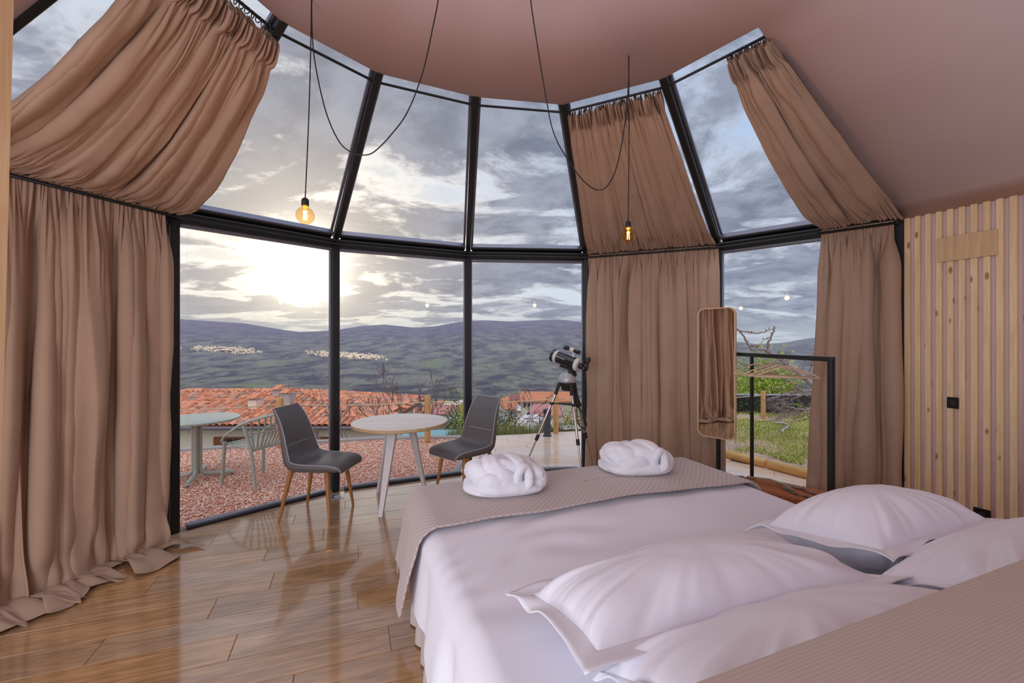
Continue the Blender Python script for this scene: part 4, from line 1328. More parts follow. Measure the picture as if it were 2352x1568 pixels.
MB().box((LX / 2 + .012, -.02, LZ - .02), (.008, .075, .10), Matrix.Rotation(R(-18), 3, 'Y'), .003).build('side_tab', M['canvas'], bk)

# ================================================================== WALL FITTINGS
def wall_uv(u, v, out=.03):
    """point of the slat plane seen at u, v -> (s, z)"""
    a = PV(5, 0) + inw * out; m_ = (u - 1176) / F
    s = (m_ * a.y - a.x) / (dirw.x - m_ * dirw.y)
    Y = a.y + dirw.y * s
    return s, EYE - (v - 784) * Y / F
s0, za = wall_uv(2153, 548, .05); s1, zb = wall_uv(2290, 525, .05); _, zc = wall_uv(2290, 585, .05)
wb = MB().box((0, 0, 0), (s1 - s0, .020, zb - zc), None, .002).build('coat_board', M['pine_board'])
wb.location = wallp((s0 + s1) / 2, .041, (zb + zc) / 2); wb.rotation_euler = (0, 0, ang_w)
tag(wb, 'short flat wooden board fixed across the tops of the pine slats', 'board')
s, z = wall_uv(2187, 925, .045)
sw = thing('light_switch', 'black rectangular light switch on the pine slats under the wooden board', 'switch', tuple(wallp(s, .030, z)), ang_w)
MB().box((0, -.004, 0), (.085 * .78, .010, .083), None, .002).build('plate', M['gloss_black'], sw)
MB().box((0, -.010, 0), (.036, .006, .048), None, .002).build('rocker', M['matt_black'], sw)
s, z = wall_uv(2254, 1182, .045)
oul = thing('wall_socket', 'black wall socket low on the pine slats behind the pillow', 'socket', tuple(wallp(s, .030, z)), ang_w)
MB().box((0, -.004, 0), (.090, .010, .085), None, .002).build('plate', M['gloss_black'], oul)
MB().lathe([(.021, 0), (.021, .003), (.018, .004)], (0, -.009, 0), 20, (0, -1, 0)).build('outlet', M['matt_black'], oul, True, angle=40)
# pine upright at the left edge of the view
a_ = at(14, -60, 1.42); b_ = at(-8, 784, 1.42)
d_ = (a_ - b_); bot = b_ + d_ * ((0.0 - b_.z) / d_.z); top = b_ + d_ * ((3.02 - b_.z) / d_.z)
Lp = (top - bot).length
pl_ = MB().box((0, 0, Lp / 2), (.045, .095, Lp), None, .003).build('pine_upright', M['pine'])
pl_.location = bot + Vector((-.047, 0, 0)); pl_.rotation_euler = (0, math.atan2(d_.x, d_.z), 0)
tag(pl_, 'bare pine upright at the very left edge in front of the curtains', 'post')

# ================================================================== PENDANT LAMPS
def pendant(label, hook, bulb_c, br, swag, bend):
    root = thing('pendant_lamp', label, 'pendant lamp', tuple(hook), 0, 'filament bulbs on swagged black cords')
    L = lambda p: Vector(p) - Vector(hook)
    sock_top = bulb_c + Vector((0, 0, br * 2.0))
    pts = [Vector(hook) + Vector((0, 0, 0))]
    for i in range(1, 12):
        t = i / 12; p = Vector(hook).lerp(sock_top, t); p.x += bend * math.sin(math.pi * t); pts.append(p)
    pts.append(sock_top)
    MB().tube([L(p) for p in pts], .0033, 6).build('drop_cord', M['matt_black'], root, True)
    sp = [L(p) for p in swag]
    # smooth
    fine = []
    for i in range(len(sp) - 1):
        p0, p1, p2, p3 = sp[max(i - 1, 0)], sp[i], sp[i + 1], sp[min(i + 2, len(sp) - 1)]
        for q in range(5):
            f = q / 5
            fine.append(.5 * (2 * p1 + (p2 - p0) * f + (2 * p0 - 5 * p1 + 4 * p2 - p3) * f * f + (3 * p1 - p0 - 3 * p2 + p3) * f ** 3))
    fine.append(sp[-1])
    MB().tube(fine, .0033, 6).build('swag_cord', M['matt_black'], root, True)
    MB().lathe([(.012, -.02), (.014, 0.0), (.010, .022)], (0, 0, 0), 10).build('ceiling_hook', M['matt_black'], root, True, angle=40)
    MB().lathe([(.022, -.02), (.022, .02)], L(swag[-1]), 12).build('cord_anchor', M['matt_black'], root, True, angle=40)
    c = L(bulb_c)
    MB().lathe([(.0045, br * 2.02), (.010, br * 2.0), (.0165, br * 1.86), (.0185, br * 1.65), (.0185, br * 1.12), (.0170, br * 1.10)], c, 18).build('lamp_holder', M['matt_black'], root, True, angle=40)
    # globe bulb
    prof = [(.013, br * 1.12), (.0145, br * 1.05)]
    for i in range(19):
        a = R(72 - 162 * i / 18)
        prof.append((max(.0006, br * math.cos(a)), br * math.sin(a)))
    MB().lathe(prof, c, 28, cap=False).build('bulb', M['bulb_glass'], root, True)
    MB().lathe([(.0115, br * 1.10), (.0115, br * .95), (.004, br * .80)], c, 12).build('bulb_base', M['amber_glow'], root, True, angle=40)
    fi = MB()
    for q in range(4):
        a = q * math.pi / 2 + .5
        fi.tube([c + Vector((.006 * math.cos(a), .006 * math.sin(a), br * .52)), c + Vector((.0085 * math.cos(a), .0085 * math.sin(a), -br * .50))], .0019, 5)
    fi.build('filament', M['filament'], root, True)
    MB().tube([c + Vector((0, 0, br * .82)), c + Vector((0, 0, br * .5))], .0022, 6).build('filament_stem', M['amber_glow'], root, True)
    ld = bpy.data.lights.new('filament_light', 'POINT'); ld.energy = 3.2; ld.color = (1.0, .52, .18); ld.shadow_soft_size = .03
    lo = bpy.data.objects.new('filament_light', ld); COL.objects.link(lo); lo.parent = root; lo.location = c + Vector((0, 0, -br * 1.15))
    return root
h1 = at(716, -9, 2.27); h1.z = 3.36
sw1 = [h1]
P1 = [(717, 75), (726, 158), (750, 261), (781, 328), (813, 352), (837, 356), (860, 348), (896, 312), (936, 257), (971, 166), (995, 59), (1008, -10)]
for i, (u, v) in enumerate(P1): sw1.append(at(u, v, 2.27 - .11 * i / (len(P1) - 1)))
e = at(1013, -50, 2.16); e.z = 3.37; sw1.append(e)
pendant('filament bulb on a swagged black cord hanging before the bright clouds', h1, at(701, 495, 2.27), .0455, sw1, .006)
h2 = at(1444, 122, 2.73); h2.z = 3.33
P2_ = [(1444, 180), (1437, 270), (1420, 370), (1400, 420), (1375, 437), (1340, 415), (1300, 360), (1270, 300), (1250, 200), (1232, 90), (1219, 0)]
sw2 = [h2]
for i, (u, v) in enumerate(P2_): sw2.append(at(u, v, 2.73 - .5 * (i + 1) / len(P2_)))
e = at(1215, -40, 2.2); e.z = 3.37; sw2.append(e)
pendant('orange glowing filament bulb on a swagged black cord before the taupe curtain', h2, at(1443, 541, 2.73), .0445, sw2, .003)
# ================================================================== OUTSIDE, NEAR
GZ = -0.04
def facet_outer(k, d=.03):
    i_, _ = inward(k)
    return [PV(k, 0) - i_ * d, PV(k + 1, 0) - i_ * d]
def chips(name, label, cat, inside, x0, x1, y0, y1, n, size, m, z, seed, flat=.45, parent=None):
    r = np.random.default_rng(seed)
    X = r.uniform(x0, x1, n); Y = r.uniform(y0, y1, n)
    k = inside(X, Y); X, Y = X[k], Y[k]; n = len(X)
    base = np.array([(1, 0, 0), (-.8, .25, 0), (0, .75, .1), (.1, -.7, 0), (.1, 0, .8), (0, .1, -.7)], float)
    F8 = [(0, 2, 4), (2, 1, 4), (1, 3, 4), (3, 0, 4), (2, 0, 5), (1, 2, 5), (3, 1, 5), (0, 3, 5)]
    s = size * r.uniform(.55, 1.25, n)
    a, b, c = r.uniform(0, 2 * np.pi, n), r.normal(0, .35, n), r.normal(0, .35, n)
    V = base[None] * s[:, None, None] * np.stack([np.ones(n), r.uniform(.45, .9, n), np.full(n, flat)], 1)[:, None, :]
    def rot(V, ang, i, j):
        ca, sa = np.cos(ang)[:, None], np.sin(ang)[:, None]
        p, q = V[..., i].copy(), V[..., j].copy()
        V[..., i] = p * ca - q * sa; V[..., j] = p * sa + q * ca
    rot(V, b, 0, 2); rot(V, c, 1, 2); rot(V, a, 0, 1)
    V[..., 0] += X[:, None]; V[..., 1] += Y[:, None]; V[..., 2] += z + r.uniform(0, size * .5, n)[:, None]
    FF = (np.array(F8)[None] + (np.arange(n) * 6)[:, None, None]).reshape(-1, 3)
    me = bpy.data.meshes.new(name)
    me.vertices.add(n * 6); me.vertices.foreach_set('co', V.reshape(-1).astype(np.float32))
    me.loops.add(len(FF) * 3); me.loops.foreach_set('vertex_index', FF.reshape(-1).astype(np.int32))
    me.polygons.add(len(FF)); me.polygons.foreach_set('loop_start', np.arange(0, len(FF) * 3, 3, dtype=np.int32))
    me.update(); me.validate()
    me.materials.append(m)
    ob = bpy.data.objects.new(name, me); COL.objects.link(ob)
    if parent is None:
        ob['kind'] = 'stuff'; ob['label'] = label; ob['category'] = cat
    else:
        ob.parent = parent; ob['kind'] = 'stuff'
    return ob
def gravel_mat(name, ca, cb, cc):
    m, nt, b = mat(name)
    rnd = node(nt, 'ShaderNodeNewGeometry').outputs['Random Per Island']
    r = node(nt, 'ShaderNodeValToRGB', dict(), Fac=rnd)
    e = r.color_ramp.elements
    e[0].color = (*ca, 1); e[1].color = (*cc, 1)
    x = e.new(.55); x.color = (*cb, 1)
    setb(nt, b, Base_Color=r.outputs[0], Roughness=0.6)
    return m
M['chips'] = gravel_mat('red_chips', (0.74, 0.35, 0.22), (0.95, 0.58, 0.40), (0.98, 0.88, 0.77))
M['pebbles'] = gravel_mat('white_pebbles', (0.5, 0.5, 0.5), (0.68, 0.68, 0.68), (0.8, 0.8, 0.8))
M['soil_red'] = plain('red_soil', (0.64, 0.30, 0.22), 0.9)
M['concrete'] = plain('concrete', (0.38, 0.34, 0.32), 0.8, var=.12, bmp=.1)
CL = [(-9.5, 5.0), (-4.73, 6.18), (-2.11, 6.93), (-.66, 7.02)]       # concrete edging line
def edge_y(X): return np.interp(X, [p[0] for p in CL], [p[1] for p in CL])
def in_ring(X, Y, d=.05):
    ok = np.ones_like(X, bool)
    for k in range(-1, 15):
        a = np.array(P[k]); b = np.array(P[k + 1] if k < 14 else P[-1]); e = b - a
        n = np.array([e[1], -e[0]]); n = n / np.linalg.norm(n)
        ok &= ((X - a[0]) * n[0] + (Y - a[1]) * n[1]) > -d
    return ok
gnd = MB()
gnd.add([(-12, -3, GZ - .03), (-.64, -3, GZ - .03), (-.64, 7.02, GZ - .03), (-2.11, 6.93, GZ - .03), (-4.73, 6.18, GZ - .03), (-12, 4.4, GZ - .03)], [(0, 1, 2, 3, 4, 5)])
gg = gnd.build('ground_gravel_bed', M['soil_red']); gg.name = 'ground'
struct(gg, 'earth under the red wood chips outside the window')
so = gg.modifiers.new('t', 'SOLIDIFY'); so.thickness = .3; so.offset = -1
chips('wood_chips', 'bed of red bark chips outside the window', 'chips', lambda X, Y: (~in_ring(X, Y, .07)) & (Y < edge_y(X) - .04) & (Y > 1.6), -7.6, -.66, 1.6, 7.1, 95000, .0185, M['chips'], GZ - .022, 5)
cb = thing('concrete_kerb', 'low concrete kerb along the far edge of the red chips', 'kerb', (-3.4, 6.5, GZ))
GK = GZ - .02
for a, b in zip(CL[:-1], CL[1:]):
    p, q = Vector((*a, GK)), Vector((*b, GK))
    MB().beam(p - cb.location, q - cb.location, .11, .09, bev=.01, ext=.01).build('kerb_stone', M['concrete'], cb)

# tiled terrace on the right of the chips
TR = [(-.64, 4.93), (.86, 5.10), (2.19, 4.56), (3.24, 3.60), (3.55, 3.3), (4.9, 4.0), (3.36, 5.12), (2.95, 5.85), (2.6, 6.6), (1.6, 7.62), (.7, 7.30), (-.62, 7.04)]
def hull(pts):
    pts = sorted(set(pts))
    def half(ps):
        o = []
        for p in ps:
            while len(o) >= 2 and (o[-1][0] - o[-2][0]) * (p[1] - o[-2][1]) - (o[-1][1] - o[-2][1]) * (p[0] - o[-2][0]) <= 0: o.pop()
            o.append(p)
        return o
    a, b = half(pts), half(pts[::-1]); return a[:-1] + b[:-1]
tq1 = [(-.62, 4.2), (1.2, 4.2), (2.95, 5.72), (1.66, 7.6), (.7, 7.30), (-.62, 7.04)]
tq2 = [(1.2, 4.2), (2.5, 2.9), (5.2, 2.9), (5.2, 3.9), (3.36, 5.12), (2.95, 5.72)]
tb_ = MB().prism(tq1, -.20, -.032).prism(tq2, -.20, -.032).build('floor_terrace', M['grout_pale']); tb_.name = 'floor'
struct(tb_, 'wet pale wood-look tile terrace outside the window')
plank_field(tb_, 'plank', M['terrace_tile'], tq1, R(4), 1.2, .2, .005, -.05, -.02, (0, 5), 9, (-2, 4), (-6, 16))
plank_field(tb_, 'plank', M['terrace_tile'], tq2, R(-28), 1.2, .2, .005, -.05, -.02, (3, 4), 12, (-3, 4), (-12, 14))
chips('pebbles', 'strip of white pebbles at the far edge of the terrace', 'pebbles', lambda X, Y: np.abs(Y - 7.62 - .10 * X) < .16, .85, 2.1, 7.3, 8.1, 900, .03, M['pebbles'], -.03, 6, .7)
MB().beam(Vector((-.64, 4.98, GZ)), Vector((-.64, 7.04, GZ)), .05, .10).build('concrete_kerb', M['concrete'], cb, origin=tuple(cb.location)).location = (0, 0, 0)

# ------------------------------------------------------------------ lawn and soil on the right
def gmat(name, ca, cb, cc, sc):
    m, nt, b = mat(name)
    co = objco(nt)
    k = noise(nt, co, sc, 6.0, .65); k2 = noise(nt, co, sc * 7, 4.0, .6)
    c = mixc(nt, maprange(nt, k, .38, .62), ca, cb); c = mixc(nt, maprange(nt, k2, .5, .75), c, cc)
    setb(nt, b, Base_Color=c, Roughness=.95); bump(nt, b, k2, .5, .02)
    return m
M['soil'] = gmat('garden_soil', (.40, .27, .19), (.52, .37, .26), (.26, .17, .12), 1.5)
LG0, LG1 = ground(1640, 1032, .02), ground(1905, 1098, .02)
def lawn_z(x, y):
    return -.03 + .10 * np.clip((y - 5.5) / 3, 0, 1) + .03 * wob2(x * .3, y * .3, 505, 3)
n = 60
xs = np.linspace(1.6, 9.5, n)[None, :].repeat(n, 0); ys = np.linspace(2.8, 9.6, n)[:, None].repeat(n, 1)
ld_ = (LG1 - LG0); ln_ = math.hypot(ld_.x, ld_.y)
dist = ((xs - LG0.x) * ld_.y - (ys - LG0.y) * ld_.x) / ln_          # >0 is on the house side
zz = np.where(dist > -.05, -.16, lawn_z(xs, ys))
lg = MB().grid(np.stack([xs, ys, zz], -1)).build('ground_lawn', M['soil'], None, True); lg.name = 'ground'
struct(lg, 'bare brown soil of the garden behind the log edging')
def grass_mat():
    m, nt, b = mat('grass')
    rnd = node(nt, 'ShaderNodeNewGeometry').outputs['Random Per Island']
    r = node(nt, 'ShaderNodeValToRGB', dict(), Fac=rnd); e = r.color_ramp.elements
    e[0].color = (.28, .33, .06, 1); e[1].color = (.78, .70, .28, 1); x = e.new(.6); x.color = (.50, .54, .13, 1)
    setb(nt, b, Base_Color=r.outputs[0], Roughness=.7)
    return m
M['grass'] = grass_mat()
def blades(name, X, Y, Z, h, w, m, seed, parent=None, label=None, cat='grass', lean=.5):
    r = np.random.default_rng(seed); n = len(X)
    a = r.uniform(0, 2 * np.pi, n); hh = h * r.uniform(.5, 1.3, n); ww = w * r.uniform(.6, 1.2, n)
    lx, ly = r.normal(0, lean, n) * hh, r.normal(0, lean, n) * hh
    ca, sa = np.cos(a) * ww, np.sin(a) * ww
    V = np.zeros((n, 5, 3))
    V[:, 0] = np.stack([X - ca, Y - sa, Z], 1); V[:, 1] = np.stack([X + ca, Y + sa, Z], 1)
    V[:, 2] = np.stack([X + ca * .7 + lx * .35, Y + sa * .7 + ly * .35, Z + hh * .6], 1); V[:, 3] = np.stack([X - ca * .7 + lx * .35, Y - sa * .7 + ly * .35, Z + hh * .6], 1)
    V[:, 4] = np.stack([X + lx, Y + ly, Z + hh], 1)
    f = []
    me = bpy.data.meshes.new(name)
    idx = np.arange(n) * 5
    q = np.stack([idx, idx + 1, idx + 2, idx + 3], 1); t = np.stack([idx + 3, idx + 2, idx + 4], 1)
    me.vertices.add(n * 5); me.vertices.foreach_set('co', V.reshape(-1).astype(np.float32))
    li = np.concatenate([q.reshape(-1), t.reshape(-1)]).astype(np.int32)
    me.loops.add(len(li)); me.loops.foreach_set('vertex_index', li)
    me.polygons.add(2 * n); me.polygons.foreach_set('loop_start', np.concatenate([np.arange(n) * 4, 4 * n + np.arange(n) * 3]).astype(np.int32))
    me.update(); me.validate(); me.materials.append(m)
    ob = bpy.data.objects.new(name, me); COL.objects.link(ob); ob['kind'] = 'stuff'
    if parent is not None: ob.parent = parent
    else: ob['label'] = label; ob['category'] = cat
    return ob
r = np.random.default_rng(11)
X = r.uniform(2.4, 7, 130000); Y = r.uniform(4.8, 9.4, 130000)
dist = ((X - LG0.x) * ld_.y - (Y - LG0.y) * ld_.x) / ln_
pat = wob2(X * .35, Y * .5, 515, 4) + .55 * np.clip((X - 2.8) / 1.5, -1, 1)
k = (dist < -.50 - .2 * wob(X * .9, 3, 2)) & (pat > .30 + .25 * r.standard_normal(len(X)))
X, Y = X[k], Y[k]
blades('grass', X, Y, lawn_z(X, Y), .034, .006, M['grass'], 12, None, 'short spring grass growing on the soil behind the log edging')
# yellow flowers
r = np.random.default_rng(15); X = r.uniform(2.6, 6, 330); Y = r.uniform(5.2, 8.6, 330)
dist = ((X - LG0.x) * ld_.y - (Y - LG0.y) * ld_.x) / ln_; k = dist < -.4
X, Y = X[k], Y[k]
M['yellow'] = plain('yellow_petals', (.85, .52, .02), .6)
chips_ = MB()
for x, y in zip(X, Y):
    z = float(lawn_z(np.array(x), np.array(y))) + random.uniform(.04, .08); s = .009
    chips_.add([(x - s, y, z), (x, y - s, z), (x + s, y, z), (x, y + s, z), (x, y, z + .010)], [(0, 1, 4), (1, 2, 4), (2, 3, 4), (3, 0, 4), (3, 2, 1, 0)])
fo = chips_.build('wildflowers', M['yellow']); tag(fo, 'small yellow wildflowers dotted through the spring grass', 'flowers', None, 'stuff')
# log edging
lgd = (LG1 - LG0).normalized()
pos = [-2.4, -1.25, -.1, .95, 2.05]
for i, nm in enumerate(('round yellow edging log at the mirror end of the lawn border', 'round yellow edging log in the middle of the lawn border', 'round yellow edging log at the curtain end of the lawn border')):
    jx = ground(1765, 1067, .02)
    a = jx + lgd * (-2.25 + 1.12 * (i)) ; b = a + lgd * 1.10
    if i == 2: a = jx + lgd * .01; b = a + lgd * 1.10
    lo = MB().tube([Vector((0, 0, 0)), Vector((.012, 0, 0)), Vector(((b - a).length - .012, 0, 0)), Vector(((b - a).length, 0, 0))], [.050, .056, .056, .050], 20).build('edging_log', M['log_wood'], None, True, angle=50)
    lo.location = (a.x, a.y, .022); lo.rotation_euler = (0, 0, math.atan2(lgd.y, lgd.x))
    tag(lo, nm, 'log', 'edging logs along the lawn')

# ------------------------------------------------------------------ post and rope fence
fence = thing('rope_fence', 'low fence of round wooden posts linked by a thin rope', 'fence', (-1.3, 6.72, GZ))
M['rope'] = plain('rope', (.62, .47, .30), .9, var=.2, vs_=60, bmp=.3)
def fpost(u, vt, vb, wpx, z=GZ):
    g = ground(u, vb, z); h = (vb - vt) * g.y / F; rr = wpx / 2 * g.y / F
    return g, h, rr
fps = []
for u, vt, vb, w in ((300, 926, 1052, 16), (643, 913, 1024, 15), (982, 908, 1013, 14), (1277, 903, 998, 12), (1753, 897, 974, 10)):
    g, h, rr = fpost(u, vt, vb, w); fps.append((g, h, rr))
    o = g - fence.location
    MB().lathe([(rr * .98, 0), (rr, .02), (rr * .99, h - .015), (rr * .92, h), (.0005, h + .003)], o, 16).build('post', M['post_wood'], fence, True, angle=40)
for (g0, h0, r0), (g1, h1_, r1) in zip(fps[:-1], fps[1:]):
    a = g0 + Vector((0, 0, h0 * .86)); b = g1 + Vector((0, 0, h1_ * .86)); L = (b - a).length
    if L > 4.2: a.z -= .0
    pts = []
    for i in range(17):
        t = i / 16; p = a.lerp(b, t); p.z -= .045 * L / 3.2 * 4 * t * (1 - t); pts.append(p - fence.location)
    MB().tube(pts, .009, 6).build('rope', M['rope'], fence, True)
    for c_, q in ((a, r0), (b, r1)):
        pass
g = ground(1257, 1001, -.02)
bl = thing('bollard_light', 'dark grey cylindrical garden bollard standing on the wet terrace beside a fence post', 'bollard', (g.x, g.y, -.02))
M['dark_grey'] = plain('dark_grey_metal', (.05, .05, .06), .5)
MB().lathe([(.07, 0), (.07, .012), (.02, .014)], n=20).build('base_plate', M['dark_grey'], bl, True, angle=40)
MB().lathe([(.055, .012), (.055, .36)], n=20).build('stem', M['dark_grey'], bl, True, angle=40)
MB().lathe([(.061, .36), (.063, .37), (.063, .42), (.058, .43), (.0005, .432)], n=20).build('cap', M['matt_black'], bl, True, angle=40)

# ------------------------------------------------------------------ outdoor table
g = ground(452, 1096, GZ); ot = thing('garden_table', 'round sage green metal garden table on a four-armed foot outside the window', 'table', tuple(g))
H = .672
MB().lathe([(.40, H - .030), (.418, H - .026), (.424, H - .014), (.420, H - .003), (.410, H), (.0005, H)], n=56).build('tabletop', M['sage'], ot, True, angle=40)
for i in range(4):
    a = R(-68 + 90 * i); d = Vector((math.cos(a), math.sin(a), 0))
    a2 = a + R(45); 
    pts = [d * .030 + Vector((0, 0, .56)), d * .030 + Vector((0, 0, .10)), d * .040 + Vector((0, 0, .065)), d * .075 + Vector((0, 0, .042)), d * .14 + Vector((0, 0, .036)), d * .36 + Vector((0, 0, .030))]
    MB().tube(pts, .0235, 12).build('leg', M['sage'], ot, True, angle=50)
    MB().tube([d * .030 + Vector((0, 0, .52)), d * .05 + Vector((0, 0, .59)), d * .13 + Vector((0, 0, H - .034))], [.020, .018, .014], 8).build('bracket', M['sage'], ot, True)
    MB().lathe([(.016, 0), (.018, .008)], d * .345, 10).build('foot', M['matt_black'], ot)

# ------------------------------------------------------------------ outdoor armchair with slats
fa, fb_, fc, fd = Vector((-3.1, 4.72, 0)), Vector((-2.69, 4.56, 0)), Vector((-2.98, 5.12, 0)), Vector((-2.475, 4.92, 0))
cc = (fa + fb_ + fc + fd) / 4
gc = thing('garden_armchair', 'sage green metal garden armchair with curved slats beside the garden table', 'armchair', (cc.x, cc.y, GZ), math.atan2(.36, -.93))
SH = .43; AH = .62; BH = .76
# local: +x faces the table; legs
LW = .235
for sx, sy, nm in ((1, 1, 'front'), (1, -1, 'front'), (-1, 1, 'rear'), (-1, -1, 'rear')):
    if sx > 0: pts = [Vector((.235, LW * sy * 1.06, 0)), Vector((.21, LW * sy, SH + .03)), ]
    else: pts = [Vector((-.245, LW * sy * .98, 0)), Vector((-.185, LW * sy, SH - .02)), Vector((-.10, LW * sy * 1.09, AH + .045))]
    MB().tube(pts, .0155, 10, flat=1.25).build('leg', M['sage'], gc, True, angle=60)
# horseshoe top rail
rail = []
for t in np.linspace(0, 1, 41):
    a = math.pi * t                                   # from +y side round the back to -y
    y = math.cos(a) * .275; x = -math.sin(a) * .30 
    rail.append((x, y))
pts = [Vector((.245, .245, SH + .045)), Vector((.17, .262, SH + .105)), Vector((.05, .275, AH - .02))]
for (x, y) in rail:
    k = min(1.0, abs(x) / .30)
    pts.append(Vector((x - .02, y, AH + .02 + (BH - AH - .02) * k ** .8)))
pts += [Vector((.05, -.275, AH - .02)), Vector((.17, -.262, SH + .105)), Vector((.245, -.245, SH + .045))]
# round the arm ends down onto the front legs
pts = [Vector((.21, .236, SH + .0))] + pts + [Vector((.21, -.236, SH + .0))]
MB().tube(pts, .0125, 10, flat=1.5).build('arm_rail', M['sage'], gc, True, angle=70)
# seat frame and slats
MB().beam(Vector((.215, -LW, SH)), Vector((.215, LW, SH)), .022, .022).build('seat_rail', M['sage'], gc)
MB().beam(Vector((-.185, -LW * .9, SH - .03)), Vector((-.185, LW * .9, SH - .03)), .022, .022).build('seat_rail', M['sage'], gc)
for i in range(11):
    y = -.205 + .041 * i
    yb = y * 1.0; a = math.acos(max(-1, min(1, y * 1.13 / .275)))
    k = math.sin(a)
    top = Vector((-.30 * k - .02, .275 * math.cos(a), AH + .02 + (BH - AH - .02) * k ** .8))
    p = [Vector((.22, y, SH + .004)), Vector((.05, y, SH - .012)), Vector((-.12, y, SH - .018)), Vector((-.19, y, SH - .008)), Vector((-.225 * (.6 + .4 * k), y * 1.03, SH + .05)), Vector((top.x * .95, (y * 1.06 + top.y) / 2, (SH + top.z) / 2 + .03)), top]
    mb = MB()
    for q in range(len(p) - 1):
        mb.beam(p[q], p[q + 1], .021, .006, up=(0.01, 0, 1) if q < 3 else (1, 0, .2), ext=.003)
    mb.build('slat', M['sage'], gc)
br_ = [Vector((-.285 * math.sin(a) - .012, .26 * math.cos(a), .585)) for a in np.linspace(.35, math.pi - .35, 15)]
MB().tube(br_, .008, 6).build('back_brace', M['sage'], gc, True)
# ================================================================== NEIGHBOUR HOUSE WITH A TILED ROOF
def tile_mat():
    m, nt, b = mat('terracotta')
    rnd = orand(nt); co = objco(nt)
    r = node(nt, 'ShaderNodeValToRGB', dict(), Fac=rnd); e = r.color_ramp.elements
    e[0].color = (.48, .14, .06, 1); e[1].color = (.80, .36, .22, 1)
    for p, c in ((.25, (.68, .24, .11, 1)), (.5, (.84, .33, .17, 1)), (.72, (.74, .30, .19, 1)), (.86, (.34, .22, .15, 1))):
        x = e.new(p); x.color = c
    k = noise(nt, vmath(nt, 'ADD', co, node(nt, 'ShaderNodeCombineXYZ', X=math_(nt, 'MULTIPLY', rnd, 50.0)).outputs[0]), 7.0, 4.0)
    setb(nt, b, Base_Color=mixc(nt, maprange(nt, k, .5, .72, 0, .75), r.outputs[0], (.13, .10, .075)), Roughness=.8)
    return m
M['tile'] = tile_mat()
M['roof_bed'] = plain('roof_bed', (.22, .085, .045), .9, var=.2, vs_=3)
M['house_wall'] = plain('cream_render', (.84, .72, .56), .9, var=.05, vs_=1.2)
M['shutter'] = plain('shutter_wood', (.30, .10, .035), .6, var=.15, vs_=6)
M['gutter'] = plain('gutter_zinc', (.16, .14, .17), .5)
M['brick_red'] = plain('red_paint', (.60, .05, .03), .8)
M['chimney_render'] = plain('chimney_render', (.50, .45, .42), .9, var=.15, vs_=5)
M['dark_glass'] = plain('dark_glass', (.03, .035, .045), .15)
EY, EZ = 14.0, -1.22; RY, RZ = 17.4, -.50
XL, XRe, XRr = -14.0, -4.25, -8.3
hs = thing('house', 'long cream house with an old orange barrel-tiled roof below the terrace', 'house', (-9, 16, -5))
ho = Vector(hs.location)
def H_(p): return Vector(p) - ho
sl_ = Vector((0, RY - EY, RZ - EZ)); slen = sl_.length; su_ = sl_.normalized(); sn_ = Vector((1, 0, 0)).cross(su_)
mb = MB()
A_, B_, C_, D_ = (XL, EY, EZ), (XRe, EY, EZ), (XRr, RY, RZ), (XL, RY, RZ)
E_ = (-4.0, 20.6, EZ + .05); Fk = (XL, 20.8, EZ)
mb.add([H_(p) for p in (A_, B_, C_, D_, E_, Fk)] + [H_(Vector(p) - Vector((0, 0, .10))) for p in (A_, B_, C_, D_, E_, Fk)],
       [(0, 1, 2, 3), (1, 4, 2), (3, 2, 4, 5), (7, 6, 9, 8), (10, 7, 8), (8, 9, 11, 10), (0, 6, 7, 1), (1, 7, 10, 4), (4, 10, 11, 5), (5, 11, 9, 3), (3, 9, 6, 0)])
rf = mb.build('roof', M['roof_bed'], hs)
mb = MB(); x0, x1, y0, y1 = XL + .3, XRe - .35, EY + .35, 20.2
mb.box(H_(((x0 + x1) / 2, (y0 + y1) / 2, -3.6)), (x1 - x0, y1 - y0, 4.62)); mb.build('wall', M['house_wall'], hs)
# barrel tile mesh: half cylinder, slightly tapered, local x along the slope
def barrel(L, r0, r1, th=.012, n=6):
    mb = MB()
    v = []
    for (x, rr) in ((0, r0), (L, r1)):
        for q in range(n + 1):
            a = math.pi * q / n; v.append((x, -rr * math.cos(a), rr * .62 * math.sin(a)))
    for (x, rr) in ((0, r0 - th),):
        for q in range(n + 1):
            a = math.pi * q / n; v.append((x, -rr * math.cos(a), rr * .62 * math.sin(a)))
    f = [(q, q + 1, n + 2 + q, n + 1 + q) for q in range(n)] + [(q + 1, q, 2 * n + 2 + q, 2 * n + 3 + q) for q in range(n)]
    return mb.add(v, f)
CW, RL = .205, .325
tm = barrel(.40, .098, .082).build('tile', M['tile'], rf, True, angle=40)
tmesh = tm.data; bpy.data.objects.remove(tm)
rows = int(slen / RL)
cand = []
ncol = int((XRe - XL) / CW)
for j in range(rows + 1):
    t = j * RL
    yy = EY + su_.y * t; 
    if t > slen - .1: continue
    xr = XRe + (XRr - XRe) * (t / slen)
    for i in range(ncol):
        x = XRe - .12 - i * CW
        if x > xr - .08: continue
        u = 1176 + x / yy * F
        if u < 300: continue
        cand.append((Vector((x, EY, EZ)) + su_ * t, u, yy))
Mt = Matrix((su_, Vector((-1, 0, 0)), sn_ if sn_.z > 0 else -sn_)).transposed()
eul = Mt.to_euler()
cand.sort(key=lambda c: (c[1] < 405, c[2]))
rest = MB(); bv = [Vector(v.co) for v in tmesh.vertices]; bf = [tuple(p.vertices) for p in tmesh.polygons]
rr_ = random.Random(5)
